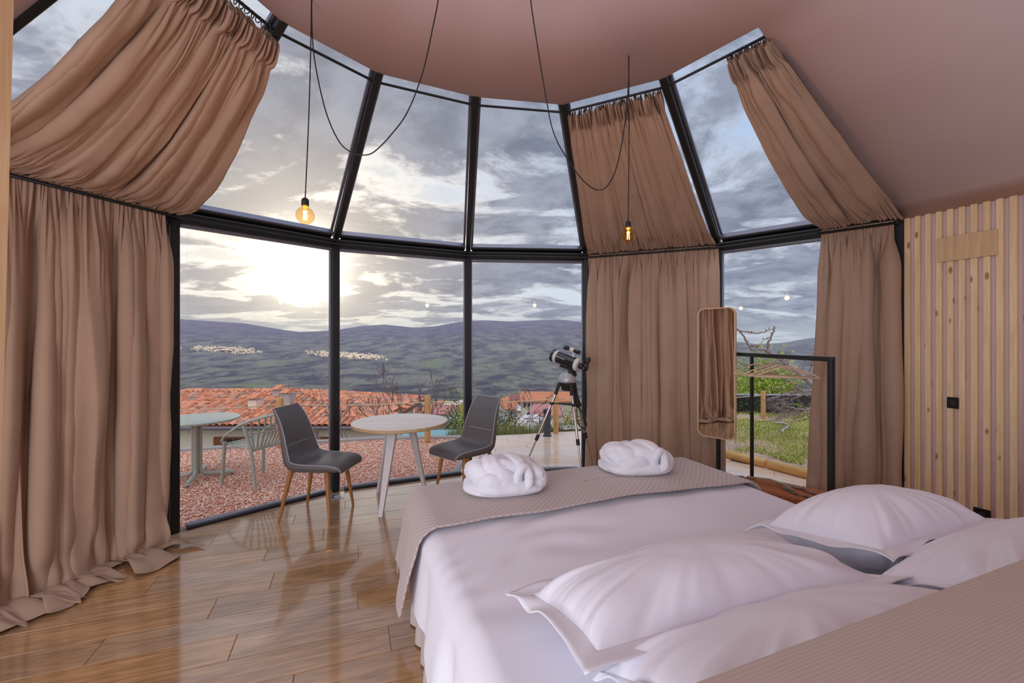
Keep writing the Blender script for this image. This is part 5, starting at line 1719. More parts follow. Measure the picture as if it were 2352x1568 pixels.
for i, (p, u, y) in enumerate(cand):
    e = (eul.x + rr_.gauss(0, .03), eul.y + rr_.gauss(0, .02), eul.z + rr_.gauss(0, .025))
    q = H_(p) + Vector((rr_.gauss(0, .006), 0, .02 + rr_.gauss(0, .006)))
    if i < 300:
        instance(tmesh, 'tile', rf, q, e)
    else:
        Mx = Matrix.Rotation(0, 3, 'X') @ __import__('mathutils').Euler(e).to_matrix()
        rest.add([Mx @ v + q for v in bv], bf)
def tile_mat2():
    m = M['tile'].copy(); m.name = 'terracotta_many'
    nt = m.node_tree
    oi = [n for n in nt.nodes if n.type == 'OBJECT_INFO'][0]
    g = nt.nodes.new('ShaderNodeNewGeometry')
    for l in list(nt.links):
        if l.from_node == oi: nt.links.new(g.outputs['Random Per Island'], l.to_socket)
    return m
M['tile_many'] = tile_mat2()
if rest.v:
    o = rest.build('roof_tiles', M['tile_many'], rf, True, angle=40); o['kind'] = 'stuff'
# hip face on the right and ridge caps
hipf = MB()
bb, cc_, ee = Vector(B_), Vector(C_), Vector(E_)
for j in range(16):
    t = j / 16
    for i in range(30):
        s = (i + .5) / 30
        a = bb.lerp(ee, s); up_ = cc_
        # columns run up from the eave bb-ee to the hips
        dirn = (cc_ - (bb + ee) / 2).normalized()
        p = a + dirn * (t * 4.6)
        # inside the triangle?
        w = (p - bb)
        e1v, e2v = ee - bb, cc_ - bb
        n_ = e1v.cross(e2v); 
        c1 = e1v.cross(p - bb).dot(n_); c2 = (cc_ - ee).cross(p - ee).dot(n_); c3 = (bb - cc_).cross(p - cc_).dot(n_)
        if min(c1, c2, c3) < 0: continue
        y_ = Vector((0, 0, 1)).cross(dirn).normalized(); z_ = dirn.cross(y_)
        Mx = Matrix((dirn, y_, z_)).transposed()
        hipf.add([Mx @ Vector((v.x, v.y * 1.05, v.z)) + H_(p) + Vector((0, 0, .02)) for v in bv], bf)
o = hipf.build('hip_tiles', M['tile_many'], rf, True, angle=40); o['kind'] = 'stuff'
cap = MB()
def caps(a, b):
    a, b = Vector(a), Vector(b); d = (b - a).normalized(); L = (b - a).length; n = int(L / .34)
    y_ = Vector((0, 0, 1)).cross(d).normalized(); z_ = d.cross(y_); Mx = Matrix((d, y_, z_)).transposed()
    for i in range(n):
        p = a + d * (i * .34)
        cap.add([Mx @ Vector((v.x, v.y * 1.25, v.z * 1.4)) + H_(p) + Vector((0, 0, .05)) for v in bv], bf)
caps((XL + 1, RY, RZ), C_); caps(B_, C_); caps(E_, C_)
o = cap.build('ridge_tiles', M['tile_many'], rf, True, angle=40); o['kind'] = 'stuff'
MB().tube([H_((XL, EY - .09, EZ - .06)), H_((XRe + .1, EY - .09, EZ - .05))], .048, 10).build('gutter', M['gutter'], hs, True, angle=50)
def chimney(u, v0, v1, wpx, Y, body, base=None, captiles=True, depth=.5):
    a = at(u, v1, Y); b = at(u, v0, Y); w = wpx * Y / F; h = b.z - a.z
    o = H_(a)
    ch = MB().box(o + Vector((0, 0, h * .42)), (w, depth, h * .84)).build('chimney', M[body], hs)
    MB().box(o + Vector((0, 0, h * .83)), (w * 1.14, depth * 1.1, h * .05)).build('ledge', M['chimney_render'], ch)
    mb = MB()
    for k in range(3):
        q = o + Vector((-w * .42 + w * .42 * k, -depth * .62, h * .86))
        mb.add([Matrix.Rotation(R(90), 3, 'Z') @ Matrix.Rotation(R(-18), 3, 'Y') @ Vector((v.x * 1.2, v.y * w * 2.4, v.z * w * 2.6)) + q for v in bv], bf)
    mb.build('cap', M['tile_many'], ch, True, angle=40)
    if base:
        MB().box(o + Vector((0, 0, -.12)), (w * 1.05, depth * 1.05, .30)).build('flashing', M[base], ch)
chimney(588, 910, 945, 19, 15.6, 'house_wall', 'brick_red')
chimney(641, 889, 925, 16, 17.0, 'chimney_render')
chimney(662, 897, 935, 20, 16.0, 'chimney_render')
# aerial
a = at(663, 897, 16.0); tp = at(665, 878, 16.0)
MB().tube([H_(a), H_(tp)], .012, 6).build('aerial_mast', M['gutter'], hs)
mb = MB(); mb.tube([H_(at(655, 888, 16)), H_(at(697, 881, 16))], .008, 5)
for q in range(5):
    p = at(668 + 6 * q, 886 - q, 16); mb.tube([H_(p + Vector((0, -.22, -.05))), H_(p + Vector((0, .22, .05)))], .006, 4)
mb.build('aerial', M['gutter'], hs)
# shuttered windows
for (u0, u1, kind) in ((492, 517, 's'), (518, 557, 'g'), (558, 588, 's'), (730, 748, 's'), (749, 757, 'g')):
    Y = EY + .33
    a, b = at(u0, 1003, Y), at(u1, 1030, Y); w = b.x - a.x; z1 = a.z; z0 = z1 - .85
    c = H_(((a.x + b.x) / 2, Y, (z0 + z1) / 2))
    if kind == 's':
        sh = MB().box(c, (w, .07, z1 - z0), None, .01).build('shutter', M['shutter'], hs)
        nb = 4
        for q in range(nb):
            MB().box(c + Vector((-w / 2 + w * (q + .5) / nb, -.04, 0)), (w / nb * .86, .03, (z1 - z0) * .94)).build('board', M['shutter'], sh)
    else:
        wn = MB().box(c, (w, .04, z1 - z0)).build('window', M['shutter'], hs)
        for q in (-1, 1):
            MB().box(c + Vector((q * w * .24, -.02, 0)), (w * .36, .03, (z1 - z0) * .86)).build('pane', M['dark_glass'], wn)

# ================================================================== TERRAIN: hillside, valley, far ridge
prof_u = [-600, 200, 410, 480, 560, 650, 690, 740, 770, 830, 885, 950, 1000, 1060, 1110, 1180, 1230, 1290, 1340, 1450, 1560, 1640, 1690, 1740, 1800, 1830, 1870, 1990, 2300, 3200]
prof_v = [725, 728, 732, 737, 742, 757, 762, 760, 758, 748, 745, 752, 749, 738, 735, 738, 735, 734, 740, 752, 768, 780, 784, 790, 787, 781, 775, 768, 760, 740]
nd = 170; na = 260
dd = np.concatenate([np.linspace(9.2, 60, 40), np.geomspace(62, 1100, 60), np.linspace(1130, 2900, nd - 100)])
az = np.tan(np.linspace(-1.02, 1.08, na))
Dg = dd[:, None].repeat(na, 1); Ag = az[None, :].repeat(nd, 0)
Xg = Dg * Ag; Yg = Dg
base_z = np.interp(Dg, [9.2, 12, 16, 24, 60, 200, 500, 900, 1300], [-1.3, -2.6, -3.9, -5.2, -9.5, -30, -62, -66, -50])
rz_ = np.interp(1176 + F * Ag, prof_u, prof_v); ridge_z = EYE + (784 - rz_) / F * 2700
tt = np.clip((Dg - 1300) / 1400, 0, 1)
zz = base_z * (1 - tt) + (ridge_z + 0) * tt ** .85 * 1.0 + (-50) * (1 - tt) * 0
zz = np.where(tt > 0, -50 * (1 - tt ** .9) + ridge_z * tt ** .9, base_z)
zz = np.where(Dg > 2700, ridge_z - (Dg - 2700) * .35, zz)
nz = wob2(Xg / 500, Yg / 420, 601, 5, 1.0, .55)
zz = zz + nz * np.interp(Dg, [9, 40, 150, 600, 1300, 2300, 2650, 2700, 2900], [0.05, .3, 1.5, 6, 9, 7, 2, 0, 3])
ter = wob2(Xg / 140, Yg / 60, 603, 3)
zz = zz + ter * np.interp(Dg, [9, 100, 600, 1500, 2400, 2700], [0, .4, 2.0, 2.5, 1.5, 0])
# right of the garden the ground stays level a bit longer
rt_ = smooth01((Ag - .33) / .12) * smooth01((26 - Dg) / 14)
zz = zz * (1 - rt_) + (-.6 - (Dg - 9.2) * .10) * rt_
def hill_mat():
    m, nt, b = mat('hillside_scrub')
    co = objco(nt)
    sp = node(nt, 'ShaderNodeSeparateXYZ', Vector=co)
    big = noise(nt, scaled(nt, co, (.0035, .003, .02)), 1.0, 8.0, .62, .6)
    mid = noise(nt, scaled(nt, co, (.018, .009, .06)), 1.0, 8.0, .65, .4)
    fine = noise(nt, scaled(nt, co, (.07, .032, .14)), 1.0, 6.0, .7)
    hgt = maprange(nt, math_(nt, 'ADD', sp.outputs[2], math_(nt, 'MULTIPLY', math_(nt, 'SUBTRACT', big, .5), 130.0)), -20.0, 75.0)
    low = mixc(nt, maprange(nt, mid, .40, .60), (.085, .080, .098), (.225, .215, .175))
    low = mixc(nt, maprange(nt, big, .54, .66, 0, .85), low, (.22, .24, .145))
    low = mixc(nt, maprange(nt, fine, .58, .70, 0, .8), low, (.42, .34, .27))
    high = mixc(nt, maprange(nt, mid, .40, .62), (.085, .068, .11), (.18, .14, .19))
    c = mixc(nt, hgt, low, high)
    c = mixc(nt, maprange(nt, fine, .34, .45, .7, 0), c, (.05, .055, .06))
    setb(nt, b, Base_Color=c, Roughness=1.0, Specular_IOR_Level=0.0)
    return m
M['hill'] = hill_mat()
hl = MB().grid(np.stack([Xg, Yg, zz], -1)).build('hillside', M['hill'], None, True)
struct(hl, 'scrubby valley and long purple mountain ridge under the clouds')
# haze lying in the valley
hzm = bpy.data.materials.new('valley_haze'); hzm.use_nodes = True
hn = hzm.node_tree; hn.nodes.remove(hn.nodes['Principled BSDF'])
vsn = node(hn, 'ShaderNodeVolumeScatter', Color=(0.76, 0.74, 1.0), Density=0.00025, Anisotropy=0.2)
hn.links.new(vsn.outputs[0], hn.nodes['Material Output'].inputs['Volume'])
hz_ = MB().box((0, 0, 0), (7000, 2320, 240)).build('valley_haze', hzm); hz_.location = (0, 1500, 8)
tag(hz_, 'bluish haze lying over the valley in front of the ridge', 'haze', None, 'stuff')
def terr(x, y):
    a = x / y; i = np.clip(np.searchsorted(dd, y) - 1, 0, nd - 2); j = np.clip(np.searchsorted(az, a) - 1, 0, na - 2)
    f = (y - dd[i]) / (dd[i + 1] - dd[i]); g = (a - az[j]) / (az[j + 1] - az[j])
    return float((zz[i, j] * (1 - g) + zz[i, j + 1] * g) * (1 - f) + (zz[i + 1, j] * (1 - g) + zz[i + 1, j + 1] * g) * f)
# villages far across the valley: specks of pale houses, too small to pick apart
M['far_village'] = gravel_mat('far_village', (.92, .70, .48), (.98, .80, .58), (.70, .38, .22))
def speck_village(label, u0, u1, v0, v1, n, seed):
    r = random.Random(seed); mb = MB()
    for i in range(n * 2):
        t = r.random(); u = u0 + (u1 - u0) * (.5 + (t - .5) * abs(r.gauss(.8, .3))); v = v0 + (v1 - v0) * ((u - u0) / (u1 - u0)) + r.gauss(0, 2.6)
        # march the ray to the hillside
        a = (u - 1176) / F; s_ = (784 - v) / F
        Y = 1200.0
        while Y < 2650 and terr(a * Y, Y) < EYE + s_ * Y: Y += 15
        x = a * Y; z = terr(x, Y); w = r.uniform(2.5, 6.5); h = r.uniform(2.5, 5)
        mb.box((x, Y, z + h / 2), (w, 8, h)); 
        mb.add([(x - w / 2, Y - 4.2, z + h), (x + w / 2, Y - 4.2, z + h), (x + w / 2, Y + 4.2, z + h), (x - w / 2, Y + 4.2, z + h), (x - w / 2, Y, z + h + 2), (x + w / 2, Y, z + h + 2)], [(0, 1, 5, 4), (2, 3, 4, 5), (0, 4, 3), (1, 2, 5)])
    o = mb.build('village', M['far_village']); tag(o, label, 'village', None, 'stuff')
speck_village('pale hillside village across the valley beyond the tiled roof', 450, 580, 802, 809, 150, 1)
speck_village('pale hillside village across the valley above the round table', 722, 868, 814, 823, 210, 2)

# ------------------------------------------------------------------ village houses down the slope
M['roof_orange'] = plain('orange_roof', (.66, .23, .10), .85, var=.15, vs_=1.5)
M['roof_pink'] = plain('pink_roof', (.55, .22, .19), .85, var=.15, vs_=1.5)
M['wall_white'] = plain('white_render', (.66, .62, .60), .9, var=.06, vs_=.6)
M['wall_cream'] = plain('pale_yellow_render', (.66, .58, .40), .9, var=.05, vs_=.6)
M['wall_red'] = plain('dull_red_wall', (.30, .10, .09), .9, var=.1, vs_=.6)
def vhouse(label, u0, u1, v_ridge, v_eave, v_base, Y, wall, roof, dep=None, wins=(), rot=0.0, hip=.15, group=None):
    a, b = at(u0, v_eave, Y), at(u1, v_eave, Y); w = b.x - a.x; dep = dep or w * .7
    ze = a.z; zr = EYE + (784 - v_ridge) / F * (Y + dep / 2); zb = at(u0, v_base, Y).z - 1.5
    c = Vector(((a.x + b.x) / 2, Y + dep / 2, zb))
    o = thing('village_house', label, 'house', tuple(c), rot, group)
    MB().box((0, 0, (ze - zb) / 2), (w * .94, dep * .94, ze - zb)).build('wall', M[wall], o)
    h0 = ze - zb; h1 = zr - zb; W, Dp = w / 2, dep / 2
    v = [(-W, -Dp, h0), (W, -Dp, h0), (W, Dp, h0), (-W, Dp, h0), (-W + W * 2 * hip, 0, h1), (W - W * 2 * hip, 0, h1)]
    v += [(p[0], p[1], p[2] - .15) for p in v[:4]]
    MB().add(v, [(0, 1, 5, 4), (2, 3, 4, 5), (1, 2, 5), (3, 0, 4), (6, 7, 1, 0), (7, 8, 2, 1), (8, 9, 3, 2), (9, 6, 0, 3), (9, 8, 7, 6)]).build('roof', M[roof], o)
    for (q0, q1, va, vb) in wins:
        p, q = at(q0, va, Y), at(q1, vb, Y)
        cx_ = (p.x + q.x) / 2 - c.x; cz_ = (p.z + q.z) / 2 - zb
        f = MB().box((cx_, -dep * .47, cz_), (abs(q.x - p.x), .12, abs(p.z - q.z))).build('window', M['white_paint'], o)
        MB().box((cx_, -dep * .47 - .05, cz_), (abs(q.x - p.x) * .76, .06, abs(p.z - q.z) * .76)).build('pane', M['dark_glass'], f)
    return o
vhouse('pale yellow house with a strip of windows under an orange roof behind the telescope', 1196, 1335, 905, 921, 975, 62, 'wall_cream', 'roof_orange', 12, ((1201, 1209, 925, 936), (1211, 1219, 925, 936), (1221, 1229, 925, 936), (1231, 1236, 925, 936), (1208, 1232, 946, 960)), 0, .12)
vhouse('white house with an orange gable roof left of the strip-windowed house', 1150, 1192, 921, 939, 965, 75, 'wall_white', 'roof_orange', 9, ((1163, 1170, 944, 952),), .15)
vhouse('low house with a pink roof in front of the strip-windowed house', 1224, 1300, 938, 953, 975, 45, 'wall_white', 'roof_pink', 8, ((1262, 1270, 958, 966),), -.1)
vhouse('small white house with a dull red upper wall beyond the strip-windowed house', 1168, 1212, 913, 919, 940, 95, 'wall_red', 'roof_orange', 10)
vhouse('orange roofed shed between the white house and the strip-windowed house', 1186, 1197, 938, 944, 958, 52, 'wall_white', 'roof_orange', 5)
vhouse('house with an orange roof right of the round table top', 1050, 1078, 928, 944, 968, 80, 'wall_white', 'roof_orange', 9, (), .1)
vhouse('white house with a pink roof beyond the middle fence post', 985, 1040, 936, 950, 972, 70, 'wall_white', 'roof_pink', 10, ((995, 1002, 955, 962),), 0)
vhouse('white house with an orange roof left of the middle fence post', 930, 985, 938, 952, 975, 75, 'wall_white', 'roof_orange', 10, ((940, 947, 957, 964),), -.1)
vhouse('white shed with an orange roof behind the bare fruit tree', 862, 925, 944, 957, 980, 60, 'wall_white', 'roof_orange', 9, ((880, 888, 962, 970),), .1)
hv = random.Random(4)
far = [(888, 914, 927, 933), (915, 942, 930, 936), (944, 968, 926, 932), (990, 1012, 924, 930), (1013, 1036, 927, 934), (1038, 1062, 924, 930), (1082, 1104, 926, 932), (1106, 1130, 924, 931), (1132, 1150, 928, 934), (1150, 1170, 914, 920), (870, 888, 934, 940), (960, 984, 933, 940)]
ORD = ['first', 'second', 'third', 'fourth', 'fifth', 'sixth', 'seventh', 'eighth', 'ninth', 'tenth', 'eleventh', 'last']
for i, (a, b, c, d) in enumerate(sorted(far)):
    rk = hv.choice(['roof_orange', 'roof_orange', 'roof_pink'])
    vhouse('small far village house with %s roof, %s from the left in the valley row' % ('an orange' if rk == 'roof_orange' else 'a pink', ORD[i]), a, b, c, d, d + 10, 112 + 16 * (i % 3), hv.choice(['wall_white', 'wall_white', 'wall_cream']), rk, 11, (), hv.uniform(-.3, .3), .15, 'small houses far down the valley')
# parked white car below the terrace
Yc = 40; a = at(1205, 984, Yc)
ca = thing('car', 'small white car parked among the houses below the terrace', 'car', (at(1220, 980, Yc).x, Yc, at(1220, 983, Yc).z - .3))
mb = MB(); sec = [(-2.0, .35, .62), (-1.9, .30, .85), (-1.1, .30, .95), (-.6, .30, 1.42), (.6, .30, 1.45), (1.3, .30, .98), (1.95, .30, .85), (2.05, .35, .55)]
G = [[(x, -.82, z0), (x, -.82, z1 * .7), (x, -.66, z1), (x, .66, z1), (x, .82, z1 * .7), (x, .82, z0)] for x, z0, z1 in sec]
mb.grid(G); mb.add([G[0][k] for k in range(6)], [(0, 1, 2, 3, 4, 5)]); mb.add([G[-1][k] for k in range(6)], [(5, 4, 3, 2, 1, 0)])
mb.build('body', M['white_paint'], ca, True, angle=30)
MB().add([(-1.0, -.80, .90), (-.55, -.70, 1.34), (.55, -.70, 1.36), (1.15, -.80, .92), (-1.0, -.78, .90), (-.55, -.68, 1.34), (.55, -.68, 1.36), (1.15, -.78, .92)], [(0, 3, 2, 1), (4, 5, 6, 7), (0, 1, 5, 4), (1, 2, 6, 5), (2, 3, 7, 6), (3, 0, 4, 7)]).build('side_window', M['dark_glass'], ca)
for x in (-1.25, 1.25):
    for y in (-.75, .75): MB().lathe([(.30, -.09), (.32, -.05), (.32, .05), (.30, .09)], (x, y, .31), 14, (0, 1, 0)).build('wheel', M['matt_black'], ca, True, angle=40)

# ================================================================== TREES AND SHRUBS
M['bark'] = plain('grey_bark', (.24, .185, .17), .9, var=.25, vs_=18, bmp=.4)
M['bark_pale'] = plain('pale_bark', (.36, .30, .30), .9, var=.25, vs_=18, bmp=.4)
M['twig'] = plain('twig_bark', (.20, .13, .12), .9, var=.2, vs_=30)
M['bud'] = plain('red_buds', (.36, .14, .07), .7, var=.3, vs_=60)
def leaf_mat(name, ca, cb, cc):
    m, nt, b = mat(name)
    rnd = node(nt, 'ShaderNodeNewGeometry').outputs['Random Per Island']
    r = node(nt, 'ShaderNodeValToRGB', dict(), Fac=rnd); e = r.color_ramp.elements
    e[0].color = (*ca, 1); e[1].color = (*cc, 1); x = e.new(.5); x.color = (*cb, 1)
    setb(nt, b, Base_Color=r.outputs[0], Roughness=.6)
    out = nt.nodes['Material Output']
    tr = node(nt, 'ShaderNodeBsdfTranslucent', Color=r.outputs[0])
    mx = node(nt, 'ShaderNodeMixShader', i0=.3, i1=b.outputs[0], i2=tr.outputs[0]); nt.links.new(mx.outputs[0], out.inputs[0])
    return m
M['leaf_bright'] = leaf_mat('bright_leaves', (.24, .32, .03), (.42, .52, .06), (.60, .66, .16))
M['leaf_mid'] = leaf_mat('mid_leaves', (.07, .11, .03), (.13, .18, .05), (.24, .26, .09))
M['leaf_dark'] = leaf_mat('dark_leaves', (.025, .035, .018), (.05, .065, .03), (.12, .12, .07))
M['weeds'] = leaf_mat('weeds', (.13, .17, .05), (.25, .27, .09), (.40, .36, .16))
def grow(mb, bmb, p, d, L, r, depth, rnd, spread=.55, up=.1, buds=None, seg=4, minr=.003):
    pts = [p]; rad = [r]; q = Vector(p); dd_ = Vector(d).normalized()
    for i in range(seg):
        dd_ = (dd_ + Vector((rnd.gauss(0, .16), rnd.gauss(0, .16), rnd.gauss(up, .12)))).normalized()
        q = q + dd_ * (L / seg); pts.append(Vector(q)); rad.append(max(minr, r * (1 - .45 * (i + 1) / seg)))
    (mb if depth > 1 else bmb).tube(pts, rad, 6 if r > .02 else 4, cap=True)
    if buds is not None and depth <= 2:
        for i in range(1, len(pts)):
            for _ in range(2):
                if rnd.random() < .6:
                    t = rnd.random(); b = pts[i - 1].lerp(pts[i], t); s = rnd.uniform(.010, .022)
                    buds.lathe([(.0005, -s), (s * .7, -s * .3), (s * .6, s * .5), (.0005, s * 1.1)], b + Vector((rnd.gauss(0, .01), rnd.gauss(0, .01), .008)), 5, None, False)
    if depth <= 0: return
    nchild = 2 if rnd.random() < .5 else 3
    for c in range(nchild):
        i = rnd.randint(max(1, seg - 2), seg) if c else seg
        a = rnd.uniform(0, 2 * math.pi); o = dd_.orthogonal().normalized(); o2 = dd_.cross(o)
        nd_ = (dd_ + (o * math.cos(a) + o2 * math.sin(a)) * rnd.uniform(spread * .6, spread * 1.5)).normalized()
        grow(mb, bmb, pts[i], nd_, L * rnd.uniform(.6, .85), rad[i] * rnd.uniform(.6, .8), depth - 1, rnd, spread, up, buds, seg, minr)
def bare_tree(label, loc, h, r, depth, seed, dirn=(0, 0, 1), spread=.55, up=.1, buds=False, bark='bark', group=None, stems=1, minr=.003):
    rnd = random.Random(seed); root = thing('bare_tree', label, 'tree', tuple(loc), 0, group)
    mb, bm_, bu = MB(), MB(), (MB() if buds else None)
    for s in range(stems):
        d = Vector(dirn) + Vector((rnd.gauss(0, .35), rnd.gauss(0, .35), 0)) * (1 if stems > 1 else 0)
        grow(mb, bm_, Vector((0, 0, -.1)), d, h, r, depth, rnd, spread, up, bu, 4, minr)
    mb.build('branches', M[bark], root, True, angle=60)
    t = bm_.build('twigs', M['twig'], root, True); t['kind'] = 'stuff'
    if buds and bu.v: o = bu.build('buds', M['bud'], root, True); o['kind'] = 'stuff'
    return root
def bush(name, label, loc, sx, sy, sz, n, size, m, seed, cat='shrub', group=None, stems=True):
    root = thing(name, label, cat, tuple(loc), 0, group)
    r = np.random.default_rng(seed)
    # leaves clustered on random twigs
    nc = max(10, n // 45)
    ct = r.normal(0, 1, (nc, 3)); ct /= np.linalg.norm(ct, axis=1)[:, None]; ct *= r.uniform(.35, 1.0, nc)[:, None] ** .6
    ct[:, 2] = np.abs(ct[:, 2]) * 1.0
    k = r.integers(0, nc, n)
    Pp = ct[k] + r.normal(0, .16, (n, 3))
    Pp = Pp * np.array([sx / 2, sy / 2, sz * .92]); Pp[:, 2] = np.abs(Pp[:, 2]) + .02
    s = size * r.uniform(.6, 1.4, n)
    A = r.normal(0, 1, (n, 3)); A /= np.linalg.norm(A, axis=1)[:, None]
    Bv = np.cross(A, r.normal(0, 1, (n, 3))); Bv /= np.linalg.norm(Bv, axis=1)[:, None]
    V = np.stack([Pp, Pp + (A * .5 + Bv * .28) * s[:, None], Pp + A * s[:, None], Pp + (A * .5 - Bv * .28) * s[:, None]], 1)
    idx = np.arange(n) * 4
    mb = MB(); mb.v = list(map(tuple, V.reshape(-1, 3))); mb.f = [(i, i + 1, i + 2, i + 3) for i in idx.tolist()]
    o = mb.build('foliage', m, root); o['kind'] = 'stuff'
    if stems:
        rnd = random.Random(seed); mb = MB()
        for q in range(min(26, nc)):
            c = ct[q] * np.array([sx / 2, sy / 2, sz * .9]); p = Vector((c[0], c[1], c[2])); mb.tube([Vector((c[0] * .12, c[1] * .12, -.1)), p * .5 + Vector((0, 0, .05 * sz)), p], [.012 * sz + .004, .008 * sz, .003], 4)
        mb.build('stems', M['twig'], root, True)
    return root
# trees between the terrace and the houses (left of the telescope)
def on_hill(u, Y): 
    x = (u - 1176) * Y / F; return Vector((x, Y, terr(x, Y)))
def hgt_to(u, vtop, Y):
    g = on_hill(u, Y); return g, at(u, vtop, Y).z - g.z
def tree_to(label, u, vtop, Y, r_, seed, dirn=(0, 0, 1), spread=.55, up=.12, bark='bark', stems=1, k=2.5):
    g, h = hgt_to(u, vtop, Y); return bare_tree(label, g, h / k, r_, 5, seed, dirn, spread, up, False, bark, None, stems, .0065)
def bush_to(name, label, u, vtop, Y, wpx, n, size, m, seed):
    g, h = hgt_to(u, vtop, Y); w = wpx * Y / F; return bush(name, label, g, w, w * .8, h, n, size, m, seed)
tree_to('bare fruit tree with upright twigs between the tiled roof and the round table', 905, 884, 10.6, .05, 31, (.1, 0, 1), .55, .14)
tree_to('bare tangled tree at the corner of the tiled house', 838, 905, 11.2, .05, 33, (-.15, 0, 1), .7, .06, 'bark_pale')
tree_to('slim bare tree behind the middle fence post', 1028, 886, 11.5, .035, 37, (.05, 0, 1), .42, .16)
tree_to('low bare tree under the rope left of the bollard', 1185, 925, 10.4, .03, 39, (.2, 0, 1), .6, .12)
tree_to('bare grey tangled thicket behind the telescope tripod', 1330, 945, 9.7, .03, 43, (-.2, 0, 1), .75, .05, 'bark_pale', 3)
bush_to('shrub', 'green shrub with yellowish shoots between the table and the second charcoal chair', 1035, 925, 12.0, 85, 4200, .075, M['leaf_mid'], 51)
bush_to('shrub', 'bright leafy shrub behind the back of the second charcoal chair', 1058, 928, 14.5, 60, 3600, .085, M['leaf_bright'], 52)
bush_to('shrub', 'dark olive shrub right of the second charcoal chair back', 1148, 928, 12.5, 56, 4200, .06, M['leaf_mid'], 53)
bush_to('shrub', 'small round olive tree below the white house', 1180, 944, 20.0, 44, 3600, .11, M['leaf_mid'], 54)
bush_to('shrub', 'greenish scrub behind the telescope and the fence post', 1322, 935, 11.5, 90, 3600, .07, M['weeds'], 55)
r = np.random.default_rng(61)
X = r.uniform(-1.1, 1.9, 1700); Y = np.interp(X, [-1.1, -.6, .7, 1.6], [7.1, 7.15, 7.5, 7.9]) + np.abs(r.normal(0, .45, 1700))
blades('weeds', X, Y, np.interp(Y - np.interp(X, [-1.1, -.6, .7, 1.6], [7.1, 7.15, 7.5, 7.9]), [0, 2], [-.12, -.45]), .22, .006, M['weeds'], 62, None, 'tall weeds growing along the far edge of the terrace', 'weeds', .35)
X = r.uniform(-.5, 1.8, 90); Y = np.interp(X, [-.6, .7, 1.6], [7.2, 7.6, 8.0]) + r.uniform(0, .5, 90)
mb = MB()
for x, y in zip(X, Y):
    z = random.uniform(-.02, .12); s = .016; mb.add([(x - s, y, z), (x, y - s, z), (x + s, y, z), (x, y + s, z), (x, y, z + .012)], [(0, 1, 4), (1, 2, 4), (2, 3, 4), (3, 0, 4), (3, 2, 1, 0)])
o = mb.build('wildflowers', M['yellow']); tag(o, 'yellow wildflowers among the weeds at the terrace edge', 'flowers', None, 'stuff')
# strip of bank just beyond the edging so that nothing floats
n = 40; xs = np.linspace(-14, 3.0, n)[None, :].repeat(8, 0); ff = np.linspace(0, 1, 8)[:, None].repeat(n, 1)
e0y = np.interp(xs, [-14, -9.5, -4.73, -2.11, -.66, .7, 1.6, 3.0], [4.4, 5.0, 6.22, 6.97, 7.06, 7.36, 7.72, 8.3])
ys = e0y * (1 - ff) + 10.2 * ff; zz_ = -.12 - 1.05 * smooth01(ff) ** 1.2
bk_ = MB().grid(np.stack([xs, ys, zz_], -1)).build('bank', M['soil'], None, True); bk_.name = 'ground'
struct(bk_, 'earth bank falling away beyond the kerb')
M['blue_panel'] = plain('blue_green_sheet', (.22, .42, .42), .5)
q = at(985, 1003, 8.3)
bp = MB().box((0, 0, 0), (1.05, .55, .03), None, .004).build('sheet_panel', M['blue_panel']); bp.location = (q.x, q.y, q.z); bp.rotation_euler = (R(14), 0, R(4))
tag(bp, 'pale blue-green sheet lying on the bank behind the kerb under the table', 'panel')

# ---- garden on the right: cherry tree with buds, hedge, dark rail, hose
ch = thing('cherry_tree', 'leaning budding fruit tree close behind the clothes rail', 'tree', (4.95, 6.6, .05))
co_ = Vector(ch.location)
def br(pts, Y, rad):
    if not hasattr(Y, '__len__'): Y = [Y] * len(pts)
    return [at(u, v, y) - co_ for (u, v), y in zip(pts, Y)]
mb, tw, bu = MB(), MB(), MB(); rnd = random.Random(81)
def limb(pts, Y, r0, r1, m_=None, buds=.0):
    q = br(pts, Y, None); n = len(q); rr = [r0 + (r1 - r0) * i / (n - 1) for i in range(n)]
    fine, fr = [], []
    for i in range(n - 1):
        p0, p1, p2, p3 = q[max(i - 1, 0)], q[i], q[i + 1], q[min(i + 2, n - 1)]
        for k in range(4):
            f = k / 4; fine.append(.5 * (2 * p1 + (p2 - p0) * f + (2 * p0 - 5 * p1 + 4 * p2 - p3) * f * f + (3 * p1 - p0 - 3 * p2 + p3) * f ** 3) + Vector((rnd.gauss(0, .004), rnd.gauss(0, .004), rnd.gauss(0, .004)))); fr.append((rr[i] + (rr[i + 1] - rr[i]) * f) * rnd.uniform(.92, 1.1))
    fine.append(q[-1]); fr.append(rr[-1])
    (m_ or mb).tube(fine, fr, 8)
    if buds:
        for i in range(len(fine)):
            if rnd.random() < buds:
                s = rnd.uniform(.008, .017); b = fine[i] + Vector((rnd.gauss(0, .008), rnd.gauss(0, .008), rnd.gauss(.006, .008)))
                bu.lathe([(.0005, -s), (s * .75, -s * .3), (s * .65, s * .5), (.0005, s * 1.2)], b, 6, None, False)
    return fine
Yt = 6.2
trunk = limb([(1990, 1010), (1960, 960), (1915, 915), (1880, 893), (1852, 872), (1826, 850), (1805, 835), (1788, 822), (1772, 812), (1760, 803)], [6.6, 6.5, 6.4, 6.3, 6.25, 6.2, 6.2, 6.15, 6.1, 6.1], .046, .028)
limb([(1760, 803), (1740, 801), (1727, 804)], 6.1, .022, .016)
limb([(1727, 804), (1718, 790), (1706, 770), (1700, 760)], [6.1, 6.05, 6.0, 5.95], .015, .010, None, .15)
limb([(1700, 760), (1692, 755), (1680, 748), (1668, 742)], 5.95, .008, .005, tw, .5)
